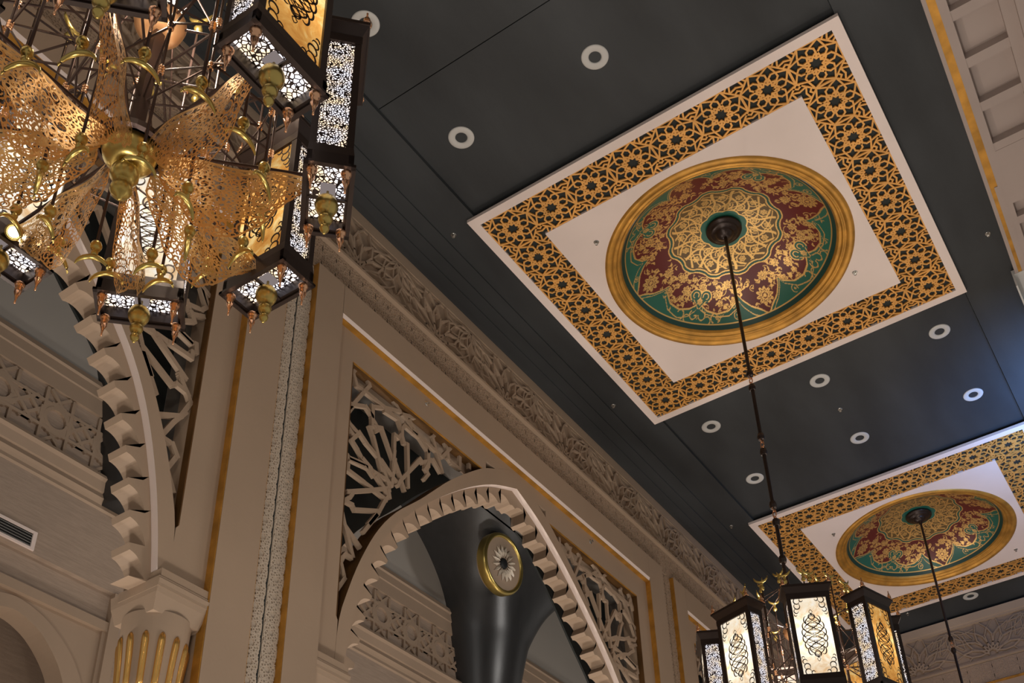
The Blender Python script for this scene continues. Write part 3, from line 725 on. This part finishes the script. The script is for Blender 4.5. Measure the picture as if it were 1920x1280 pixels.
for i in range(16):
    a = 2*PI*i/16; c_, s_ = math.cos(a), math.sin(a); pb = MB()
    def P3(r, t, h): return (r*c_-t*s_, r*s_+t*c_, h)
    pb.add([P3(.09, 0, .02), P3(.17, .035, .008), P3(.27, 0, .012), P3(.17, -.018, .008), P3(.15, .01, .055), P3(.24, .008, .035)], [(0, 4, 1), (4, 5, 1), (1, 5, 2), (0, 3, 4), (3, 5, 4), (3, 2, 5)])
    pb.build('petal', M['petal'], med)
d_ = MB(); d_.lathe((0, 0, 0), [(0, .03), (.055, .03), (.075, .022), (.085, .0)], 32); d_.build('dark_centre', M['black'], med, True)

# air grille in aisle wall
vg = empty('air_grille', (XB, 4.5, 6.05)); tag(vg, 'black slotted air grille in pale frame on the lower left aisle wall', 'grille')
g_ = MB(); g_.box(0, .02, -.55, .51, -.10, -.075); g_.box(0, .02, -.55, .51, .075, .10); g_.box(0, .02, .47, .51, -.075, .075); g_.box(0, .02, -.55, -.51, -.075, .075); g_.build('frame', M['white'], vg)
g_ = MB(); g_.box(0, .003, -.51, .47, -.075, .075); g_.build('duct_opening', M['black'], vg)
for i in range(5):
    g_ = MB(); z = -.058+i*.029; g_.add([(.004, -.51, z), (.016, -.51, z-.008), (.016, .47, z-.008), (.004, .47, z), (.004, -.51, z+.003), (.016, -.51, z-.005), (.016, .47, z-.005), (.004, .47, z+.003)], [(0, 1, 2, 3), (7, 6, 5, 4), (1, 5, 6, 2), (0, 3, 7, 4)]); g_.build('slat', M['trimw'], vg)

# ------------------------------------------------------------------ far end wall
ew = MB()
ew.box(-5.1, 3, YE, YE+.2, -1.6, 8.2); ew.box(-4.9, 3, YE-.05, YE, 7.275, 7.30); ew.box(-4.9, 3, YE-.03, YE, 7.30, 7.33)
ew.prism(lambda u, v, d: (d, u, v), [(YE, 7.90), (YE-.05, 7.91), (YE-.055, 7.93), (YE-.075, 7.94), (YE-.12, 8.04), (YE, 8.04)], -4.9, 3)
wall_far = struct(ew.build('wall_far', M['plaster']), 'cream end wall with carved frieze at lower right', 'wall')
fz = MB(); frieze(fz, fYn(YE), -4.85, .6, 7.34, 7.89, 1.10, -3.45); o = fz.build('carved_frieze', M['plaster'], wall_far); o['kind'] = 'stuff'; o['label'] = 'carved band of radiating half stars'
tb = MB(); tb.box(-4.8, .6, YE-.006, YE, 6.96, 7.27)
x = -4.75
while x < .5:
    tile_area(tb, fYn(YE-.006), x, x+.345, 6.965, 7.265, 2, 2, .009, .006, ROS_S); x += .36
o = tb.build('relief_band', M['plaster'], wall_far); o['kind'] = 'stuff'
g_ = MB(); g_.box(-4.6, .6, YE-.03, YE, 6.925, 6.95); g_.build('gold_strip', M['gold'], wall_far)

# ------------------------------------------------------------------ right side coffered beam
ZR = 7.95
rw = MB(); f = fDn(ZR)
def poly(mb, pts, z0, z1, mi=None): mb.prism(lambda u, v, d: (u, v, d), pts, z0, z1, mi)
E0, E1 = (-.02, 3.0), (-.235, 9.95)
def ex(y): return -.105+(y-5.84)*(-.105/3.3)
def strip_y(mb, y0, y1, o0, o1, z0, z1, mi=None): poly(mb, [(ex(y0)+o0, y0), (ex(y0)+o1, y0), (ex(y1)+o1, y1), (ex(y1)+o0, y1)], z0, z1, mi)
strip_y(rw, -3.0, 9.14, 0, .032, ZR, ZR+.12, 0)
strip_y(rw, -3.0, 7.95, .095, .165, ZR-.004, ZR+.12, 0); strip_y(rw, 7.95, 9.14, .065, .12, ZR-.004, ZR+.12, 0)
strip_y(rw, -3.0, 9.14, .165, 1.1, ZR+.07, ZR+.12, 0)
strip_y(rw, 7.56, 8.22, .125, .62, ZR-.003, ZR+.115, 0); strip_y(rw, -3.0, 9.14, .095, .62, ZR+.085, ZR+.13, 0); strip_y(rw, 7.9, 9.14, .118, .17, ZR-.002, ZR+.12, 0)
strip_y(rw, -3.0, 9.14, .60, .9, ZR-.10, ZR+.1, 0); strip_y(rw, -3.0, 9.14, .50, .60, ZR-.02, ZR+.1, 0)
wr = struct(rw.build('wall_right', M['beam']), 'pale coffered beam with gold edge along the right side', 'beam')
g_ = MB(); strip_y(g_, -3.0, 7.95, .032, .095, ZR+.002, ZR+.1); strip_y(g_, 7.95, 9.12, .032, .065, ZR+.002, ZR+.1)
o = g_.build('gold_strip', M['gold'], wr)
y = 4.18-.47*14
while y < 9.0:
    if not 7.55 < y < 8.2:
        r_ = MB(); strip_y(r_, y, y+.095, .165, .62, ZR, ZR+.08); r_.build('coffer_rib', M['beam'], wr)
    y += .47
# white display housing with cyan screen
sb = empty('display_housing', (-.05, 9.45, 7.5)); tag(sb, 'white corner of a display housing with cyan glow at right edge', 'display')
s_ = MB()
s_.box(-.19, .5, -.33, .55, .445, .50); s_.box(-.19, -.175, -.33, .55, .30, .445); s_.build('housing', M['trimw'], sb)
s_ = MB(); s_.box(-.19, .5, .17, .54, .425, .445); s_.build('screen', M['cyan'], sb)

# floor and remaining enclosure
fl = MB(); fl.box(-9, 6, -6, YE+.3, -1.7, -1.6); struct(fl.build('floor', M['floor']), 'polished beige floor below the frame', 'floor')

# ------------------------------------------------------------------ downlights
def make_down():
    root = empty('downlight'); b = MB()
    b.lathe((0, 0, 0), [(.048, .03), (.050, .0), (.058, -.006), (.100, -.006), (.108, -.002), (.109, .002)], 40); b.build('trim_ring', M['trimw'], root, True)
    b = MB(); b.lathe((0, 0, 0), [(.0, .012), (.030, .012), (.050, .002)], 32); b.build('baffle', M['black'], root, True)
    return root
dspots = [((-3.70, 3.72), 'round white downlight half hidden behind the near lantern top'), ((-2.406, 4.943), 'round white downlight above left of the large panel, the higher one'), ((-3.715, 4.944), 'round white downlight left of the large panel, just above its left corner side'),
          ((-1.077, 9.647), 'white downlight right of the panel gap, nearest the right ceiling seam'), ((-1.068, 10.878), 'white downlight at right edge just above the farther panel'), ((-2.394, 9.639), 'white downlight in the middle of the near row between the panels'),
          ((-2.389, 10.871), 'white downlight in the middle of the far row between the panels'), ((-3.714, 9.654), 'white downlight below the bottom corner of the large panel, tilted lamp inside'), ((-3.725, 10.875), 'white downlight beside the hanging rod above the farther panel'),
          ((-2.365, 15.444), 'dim downlight in the dark strip beyond the farther panel')]
dl = make_down(); index_kids()
for i, ((x, y), lb) in enumerate(dspots):
    o = dl if i == 0 else copy_tree(dl); o.location = (x, y, ZC-.002); tag(o, lb, 'downlight', 'recessed ceiling downlights')
def make_spr():
    root = empty('sprinkler_head'); b = MB()
    b.lathe((0, 0, 0), [(.0, -.004), (.022, -.004), (.026, 0)], 16); b.lathe((0, 0, -.03), [(.0, 0), (.014, .002), (.0, .004)], 12); b.tube([(.008, 0, 0), (.010, 0, -.028)], .003); b.tube([(-.008, 0, 0), (-.010, 0, -.028)], .003)
    b.build('body', M['chrome'], root); return root
spr = make_spr(); index_kids()
sspots = [((-4.38, 5.71, ZS), 'tiny sprinkler head on dark strip left of the large panel corner'), ((-4.41, 8.63, ZS), 'tiny sprinkler head on dark strip below left of the large panel'), ((-2.39, 10.24, ZC), 'tiny sprinkler head between the two panels amid the downlights'), ((-4.39, 11.59, ZS), 'tiny sprinkler head left of the farther panel corner'),
          ((-.30, 8.55, ZS), 'tiny sprinkler head on dark strip beside the gold edged beam'), ((-3.29, 15.39, ZC), 'tiny sprinkler head beyond the farther panel'), ((-3.34, 6.50, ZP), 'small sprinkler on white board left of the large dome'), ((-1.50, 8.25, ZP), 'small sprinkler on white board right of the large dome'),
          ((-3.36, 12.51, ZP), 'small sprinkler on white board left of the farther dome'), ((-1.48, 14.38, ZP), 'small sprinkler on white board right of the farther dome')]
for i, (p, lb) in enumerate(sspots):
    o = spr if i == 0 else copy_tree(spr); o.location = p; tag(o, lb, 'sprinkler', 'sprinkler heads')
for (y, z), lb in (((5.96, 6.46), 'small dark sensor on the cream frame above the left lattice'), ((8.69, 6.46), 'small dark sensor on the cream frame above the right lattice')):
    o = copy_tree(spr); o.location = (RX0, y, z); o.rotation_euler = (0, -PI/2, 0); tag(o, lb, 'sensor', 'wall sensors')

# ------------------------------------------------------------------ chandelier
BALL = [(0, -.012), (.005, -.011), (.006, -.004), (.014, .004), (.017, .016), (.013, .028), (.010, .032), (.020, .042), (.025, .058), (.020, .073), (.014, .078), (.028, .090), (.038, .112), (.040, .130), (.034, .150), (.020, .164), (.010, .170), (0, .172)]
FIN = [(0, -.095), (.004, -.094), (.003, -.080), (.006, -.062), (.013, -.040), (.009, -.034), (.013, -.030), (.012, -.016), (.015, -.012), (.019, -.002), (.019, .002), (0, .003)]
def arab(mb, fr, hw, hh):
    """black arabesque: central pointed medallion net and corner sprays"""
    A, Hm = hw*.60, hh*.56
    def env(t): return A*max(0, 1-abs(t)**1.7)**.62
    for ph in (0, PI/2, PI, 3*PI/2):
        for fq in (1.5,):
            pts = [(env(t)*math.sin(fq*PI*t+ph)*.96, t*Hm) for t in np.linspace(-1, 1, 46)]
            w = [.0035+.0045*abs(math.sin(fq*PI*t*2+ph))**3 for t in np.linspace(-1, 1, 46)]
            mb.ribbon(fr, pts, w, .002)
    for ph in (PI/4, -PI/4, 3*PI/4, -3*PI/4):
        pts = [(env(t)*math.sin(3*PI*t+ph)*.9, t*Hm*.97) for t in np.linspace(-.95, .95, 60)]
        mb.ribbon(fr, pts, .0028, .002)
    for s_ in (1, -1):      # outline leaves
        for t0 in (-.78, -.5, -.22, .06, .34, .62):
            c0 = (s_*env(t0+.1)*.92, (t0+.08)*Hm)
            pts = [(c0[0]+s_*.022*math.cos(a)*.8, c0[1]+.030*math.sin(a)) for a in np.linspace(-2.2, 1.6, 12)]
            mb.ribbon(fr, pts, [.001+.007*math.sin(PI*i/11) for i in range(12)], .002)
        for sy in (1, -1):
            mb.ribbon(fr, [(0, sy*Hm), (s_*.012, sy*(Hm+.010)), (s_*.008, sy*(Hm+.02)), (0, sy*(Hm+.03))], .003, .002)
            # corner sprays
            cx, cz = s_*(hw-.006), sy*(hh-.008)
            for (ox, oz, R_, a0, a1, wd) in ((.030, .022, .020, 0, 5.2, .006), (.028, .062, .020, -1, 4.2, .006), (.018, .100, .015, 0, 4.8, .005), (.062, .014, .012, 0, 4.5, .005), (.010, .128, .009, 0, 4, .004)):
                pts = [(cx-s_*(ox+R_*math.cos(a)), cz-sy*(oz+R_*1.15*math.sin(a))) for a in np.linspace(a0, a1, 14)]
                mb.ribbon(fr, pts, [.0015+wd*math.sin(PI*i/13) for i in range(14)], .002)
def make_lantern():
    """local: +x radial outwards, y tangential, z=0 at mid glass; hangs as a chandelier part"""
    root = empty('lantern'); b = MB()
    D, Wd, H = .066, .140, .302                    # half depth, half width, half height of the glazing
    for sx in (1, -1):
        for sy in (1, -1):
            x, y = sx*(D-.004), sy*(Wd-.006); b.box(x-.012, x+.012, y-.014, y+.014, -H-.03, H+.03)
    for z0, z1 in ((H-.012, H+.03), (-H-.03, -H+.012)): 
        b.box(-D-.010, D+.010, -Wd-.010, Wd+.010, z0, z1) if z0 > 0 else b.frustum(0, 0, z0, D+.012, Wd+.012, z1, D+.008, Wd+.008)
    b.frustum(0, 0, H+.03, D+.006, Wd+.006, H+.075, D+.030, Wd+.030); b.box(-D-.034, D+.034, -Wd-.034, Wd+.034, H+.075, H+.092)
    # bottom tray: sloping sides round an open tray
    z1, z0 = -H-.03, -H-.085
    for (x0, x1, y0, y1) in ((-D-.012, -D+.006, -Wd-.012, Wd+.012), (D-.006, D+.012, -Wd-.012, Wd+.012), (-D-.012, D+.012, -Wd-.012, -Wd+.006), (-D-.012, D+.012, Wd-.006, Wd+.012)):
        b.box(x0, x1, y0, y1, z0, z1)
    b.box(-D-.020, -D-.004, -Wd-.02, Wd+.02, z0-.012, z0); b.box(D+.004, D+.02, -Wd-.02, Wd+.02, z0-.012, z0); b.box(-D-.02, D+.02, -Wd-.02, -Wd-.004, z0-.012, z0); b.box(-D-.02, D+.02, Wd+.004, Wd+.02, z0-.012, z0)
    b.box(-D, D, -.005, .005, z0-.004, z0+.006)
    b.build('frame', M['bronze'], root)
    for sx in (1, -1):
        g_ = MB(); x = sx*(D-.001); g_.box(min(x, x-sx*.004), max(x, x-sx*.004), -Wd+.02, Wd-.02, -H, H)
        o = g_.build('mica_panel', M['mica'] if sx < 0 else M['mica_amber'], root)
        a = MB(); arab(a, (lambda u, v, d: (sx*(D+.0005)+sx*d, u, v)), Wd-.02, H)
        a.build('arabesque_grille', M['bronze'], root)
    for sy in (1, -1):
        g_ = MB(); y = sy*(Wd-.001); g_.box(-D+.016, D-.016, min(y, y-sy*.004), max(y, y-sy*.004), -H, H); g_.build('pierced_panel', M['perf'], root)
    g_ = MB(); g_.box(-D+.004, D-.004, -Wd+.004, Wd-.004, -H-.034, -H-.030); g_.build('pierced_bottom', M['perf_floor'], root)
    g_ = MB(); g_.box(-.026, .026, -.026, .026, -H-.048, -H-.035); g_.build('bulb_cover', M['bulbdim'], root)
    g_ = MB(); g_.lathe((0, 0, z0-.16), BALL, 18); g_.tube([(0, 0, z0-.01), (0, 0, -H-.04)], .005); g_.build('ball_finial', M['brass'], root, True)
    for sx in (1, -1):
        for sy in (1, -1):
            g_ = MB(); g_.lathe((sx*(D-.01), sy*(Wd-.012), z0-.014), FIN, 10); g_.build('drop_finial', M['copper'], root, True)
            g_ = MB(); g_.lathe((sx*(D+.02), sy*(Wd+.02), H+.094), [(r, -z*.75) for r, z in FIN], 10); g_.build('top_finial', M['copper'], root, True)
    return root
def fret_sheet():
    """gold fretwork sail: local x = radius, z down from 0"""
    mb = MB(); R0, R1 = .10, .575
    def low(r): 
        t = (r-R0)/(R1-R0); return -(.03+.27*np.interp(t, [0, .12, .3, .5, .68, .85, 1], [.15, .42, .82, 1.0, .72, .34, .06]))*(1+.07*abs(math.sin(t*19)))
    rs = random.Random(3)
    for (off, sgn) in ((.008, 1), (-.008, -1)):
        def fr(u, v, d): return (u, off+sgn*(.026*min(1, abs(v)/.25))+.008*math.sin(u*22+v*9), v)
        ppl = np.linspace(R0, R1, 40)
        mb.ribbon(fr, [(r, -.002) for r in ppl], .012, 0)
        mb.ribbon(fr, [(r, low(r)+.003) for r in ppl], .006, 0)
        mb.ribbon(fr, [(R0+.002, z) for z in np.linspace(0, low(R0), 5)], .005, 0)
        mb.ribbon(fr, [(r, -.012) for r in ppl], .0025, 0)
        placed = []; tries = 0
        while tries < 3000:
            tries += 1; r = rs.uniform(R0+.006, R1-.008); z = rs.uniform(low(r)*.98, -.006); R_ = rs.choice((.030, .022, .015, .011, .008))
            if any(math.hypot(r-a, z-b) < (R_+c)*.80 for a, b, c in placed): continue
            placed.append((r, z, R_)); a0 = rs.uniform(0, 6.28); sg = rs.choice((1, -1)); n = 15 if R_ > .014 else 9; tt = 7.5 if R_ > .014 else 5.6
            pts = []
            for i in range(n):
                t = i/(n-1); rr = R_*(1.08-.62*t*(1 if R_ > .014 else .3)); q = (r+rr*math.cos(a0+sg*tt*t), z+rr*math.sin(a0+sg*tt*t))
                q = (min(max(q[0], R0), R1), min(q[1], -.003)); q = (q[0], max(q[1], low(q[0]))); pts.append(q)
            mb.ribbon(fr, pts, [.0068-.002*abs(i/(n-1)-.3) for i in range(n)], 0)
    return mb
FRET = fret_sheet()
def crescent(cz, R_, up=False):
    """crescent in the x-z plane, horns away from the ball"""
    pts = []; ws = []
    for i in range(15):
        t = i/14; a = rad(8)+t*rad(164) if not up else rad(-8)-t*rad(164)
        pts.append((R_*math.cos(a), 0, cz+R_*math.sin(a)*1.0)); ws.append(.0015+.0082*math.sin(PI*t)**.7)
    return pts, ws
def make_rod(r, az, zb, ztop, R_):
    root = empty('crescent_rod', (r*math.cos(az), r*math.sin(az), 0), az+PI/2+random.uniform(-.35, .35)); b = MB()
    b.tube([(0, 0, zb), (0, 0, ztop)], .0055, 6); b.build('rod', M['rod'], root, True)
    b = MB()
    b.lathe((0, 0, zb-.012), [(0, -.030), (.010, -.026), (.012, -.012), (.006, -.004), (.016, .004), (.020, .018), (.016, .032), (.006, .040)], 12)
    pts, ws = crescent(zb-.045-R_, R_); b.tube(pts, ws, 8); b.build('lower_crescent', M['brass'], root, True)
    b = MB(); b.lathe((0, 0, ztop), [(0, .030), (.010, .026), (.012, .012), (.006, .004), (.014, -.004), (.018, -.016), (.014, -.028), (.005, -.036)], 10)
    pts, ws = crescent(ztop+.035+R_*.9, R_*.9, True); b.tube(pts, ws, 8); b.build('upper_crescent', M['brass'], root, True)
    return root
def make_chandelier():
    """local z = world height (root at z 0, so one set of numbers serves all)"""
    root = empty('chandelier')
    for k in range(8):
        a = k*PI/4; l = make_lantern(); l.parent = root; l.location = (.652*math.cos(a), .652*math.sin(a), 3.545); l.rotation_euler = (0, 0, a)
        for o in l.children:
            if o.name.startswith('mica_panel'): o.data.materials[0] = M['mica_amber'] if k in (0, 2) else M['mica']
        if k == 0: L0 = l
    for k in range(8):
        a = k*PI/4
        w = FRET.build('fretwork_wing', M['lace'], root) if k == 0 else None
        if k: w = W0.copy(); COL.objects.link(w)
        else: W0 = w
        w.location = (0, 0, 3.235); w.rotation_euler = (0, 0, a)
    hb = MB(); hb.lathe((0, 0, 0), [(.0, 3.20), (.03, 3.17), (.06, 3.18), (.082, 3.205), (.092, 3.245), (.088, 3.25), (.0, 3.245)], 28); hb.build('hub_bowl', M['brass'], root, True)
    hb = MB(); hb.lathe((0, 0, 0), [(0, 3.005), (.008, 3.008), (.010, 3.018), (.026, 3.028), (.036, 3.048), (.034, 3.068), (.018, 3.084), (.030, 3.092), (.046, 3.115), (.044, 3.145), (.026, 3.165), (.018, 3.175), (0, 3.18)], 22); hb.build('hub_finial', M['brass'], root, True)
    hb = MB(); hb.lathe((0, 0, 0), [(.10, 3.245), (.115, 3.25), (.115, 3.275), (.05, 3.28), (0, 3.28)], 24); hb.box(-.019, .019, -.019, .019, 3.27, 3.93); hb.lathe((0, 0, 0), [(0, 4.0), (.03, 4.0), (.035, 4.25), (.02, 4.40), (.012, 4.62), (0, 4.62)], 12); hb.build('centre_post', M['rod'], root)
    hb = MB(); hb.lathe((0, 0, 0), [(.018, 3.895), (.03, 3.89), (.062, 3.902), (.086, 3.93), (.094, 3.965), (.080, 3.995), (.04, 4.01), (0, 4.015)], 28); hb.build('upper_bowl', M['bowl'], root, True)
    for k in range(8):
        a = k*PI/4; c_, s_ = math.cos(a), math.sin(a)
        for (r0, za, r1, zb_, rr_, nm) in ((.10, 3.262, .60, 3.262, .007, 'spoke'), (.03, 3.64, .585, 3.62, .005, 'spoke'), (.03, 3.95, .585, 3.93, .005, 'spoke'), (.03, 4.36, .60, 3.95, .0035, 'stay')):
            sp = MB(); sp.tube([(r0*c_, r0*s_, za), (r1*c_, r1*s_, zb_)], rr_, 6); sp.build(nm, M['rod'], root)
    rods = [(.235, 22.5+45*k, 3.0, 4.30, .052) for k in range(8)]+[(.45, 45*k+s_*11.25, 3.155, 4.16, .058) for k in range(8) for s_ in (1, -1)]
    nodes = []
    for (r, az, zb, zt, R_) in rods:
        q = make_rod(r, rad(az), zb, zt, R_); q.parent = root; nodes.append((r*math.cos(rad(az)), r*math.sin(rad(az)), r, az))
    inner = [n for n in nodes if n[2] < .3]; outer = sorted([n for n in nodes if n[2] > .3], key=lambda n: n[3] % 360)
    st = MB(); bd = MB()
    def bead(x, y, z):
        for dz in (-.013, 0, .013): bd.lathe((x, y, z+dz), [(0, -.007), (.009, -.006), (.012, 0), (.009, .006), (0, .007)], 8)
    for i, n in enumerate(outer):
        n2 = outer[(i+1) % 16]
        for z, z2 in ((3.45, 3.60), (3.78, 3.66)):
            st.tube([(n[0], n[1], z), (n2[0], n2[1], z2 if i % 2 else z)], .004, 5)
        m_ = min(inner, key=lambda q: (q[0]-n[0])**2+(q[1]-n[1])**2)
        st.tube([(n[0], n[1], 3.46), (m_[0], m_[1], 3.66)], .0045, 5); st.tube([(n[0], n[1], 3.80), (m_[0], m_[1], 3.62)], .0045, 5)
        for z in (3.45, 3.80): bead(n[0], n[1], z)
    for i, n in enumerate(inner):
        n2 = inner[(i+1) % 8]; st.tube([(n[0], n[1], 3.40), (n2[0], n2[1], 3.64)], .0045, 5)
        for z in (3.40, 3.64, 3.9): bead(n[0], n[1], z)
        st.tube([(n[0], n[1], 3.64), (0, 0, 3.5)], .004, 5)
    o = st.build('strut_lattice', M['rod'], root); o['kind'] = 'stuff'; o = bd.build('copper_bead', M['copper'], root, True); o['kind'] = 'stuff'
    # hanging rod with chain joints
    hr = MB(); zs = [(4.60, 4.95), (5.12, 5.66), (5.82, 6.36), (6.52, 8.30)]
    for a, b in zs:
        hr.tube([(0, 0, a), (0, 0, b)], .016, 8)
        for z in (a, b): hr.lathe((0, 0, z), [(0, -.035), (.026, -.03), (.032, 0), (.026, .03), (0, .035)], 10)
    hr.build('hanging_rod', M['bronze'], root)
    lk = MB()
    for (a, b) in ((4.95, 5.12), (5.66, 5.82), (6.36, 6.52)):
        for i in range(3):
            z = a+(b-a)*(i+.5)/3; ax = i % 2
            lk.tube([((.016*math.cos(t) if ax else 0), (0 if ax else .016*math.cos(t)), z+.036*math.sin(t)) for t in np.linspace(0, 2*PI, 13)[:-1]], .005, 5, closed=True)
    lk.build('chain_link', M['copper'], root)
    return root
ch = make_chandelier(); index_kids()
ch.location = (-2.43, 1.40, 0); ch.rotation_euler = (0, 0, rad(1))
tag(ch, 'large near chandelier at top left with eight pierced lanterns and gold fretwork wings', 'chandelier', 'lantern chandeliers')
c2 = copy_tree(ch); c2.location = (-2.42, 7.395, .06); c2.rotation_euler = (0, 0, rad(298-315))
c2['label'] = 'distant chandelier at bottom right, its lanterns hanging under the large dome'
c3 = copy_tree(ch); c3.location = (-2.42, 7.395+PP, 0); c3.rotation_euler = (0, 0, rad(12)); c3['label'] = 'chandelier below the frame, only its rod seen under the farther dome'
# small spot lamp beside the left lantern
sp = empty('spot_lamp', (-2.96, 1.36, 3.16)); sp['label'] = 'glaring small spot lamp under the left edge lantern'
d = (Vector((0, 0, 0))-Vector(sp.location)).normalized(); sp.rotation_euler = d.to_track_quat('Z', 'Y').to_euler()
s_ = MB(); s_.lathe((0, 0, 0), [(0, -.05), (.024, -.045), (.028, 0), (.030, .012), (.024, .012), (.022, .004)], 20); s_.build('housing', M['brass'], sp, True)
s_ = MB(); s_.lathe((0, 0, 0), [(0, .006), (.019, .005)], 20); s_.build('lens', M['bulb'], sp)
SPW = Vector(sp.location); sp.parent = ch; bpy.context.view_layer.update(); sp.matrix_parent_inverse = ch.matrix_world.inverted()
for (x, y, p) in ((-2.43, 1.4, 26), (-2.42, 7.395, 30), (-2.42, 13.4, 26)):
    lamp('chandelier_bulb', 'POINT', (x, y+.05, 4.14), p*1.3, (1, .86, .70), .09)
    lamp('chandelier_bulb', 'POINT', (x+.16, y-.10, 3.74), 3, (1, .80, .60), .03)
print('objects', len(bpy.data.objects), 'tris', sum(len(m_.polygons) for m_ in bpy.data.meshes)*2)
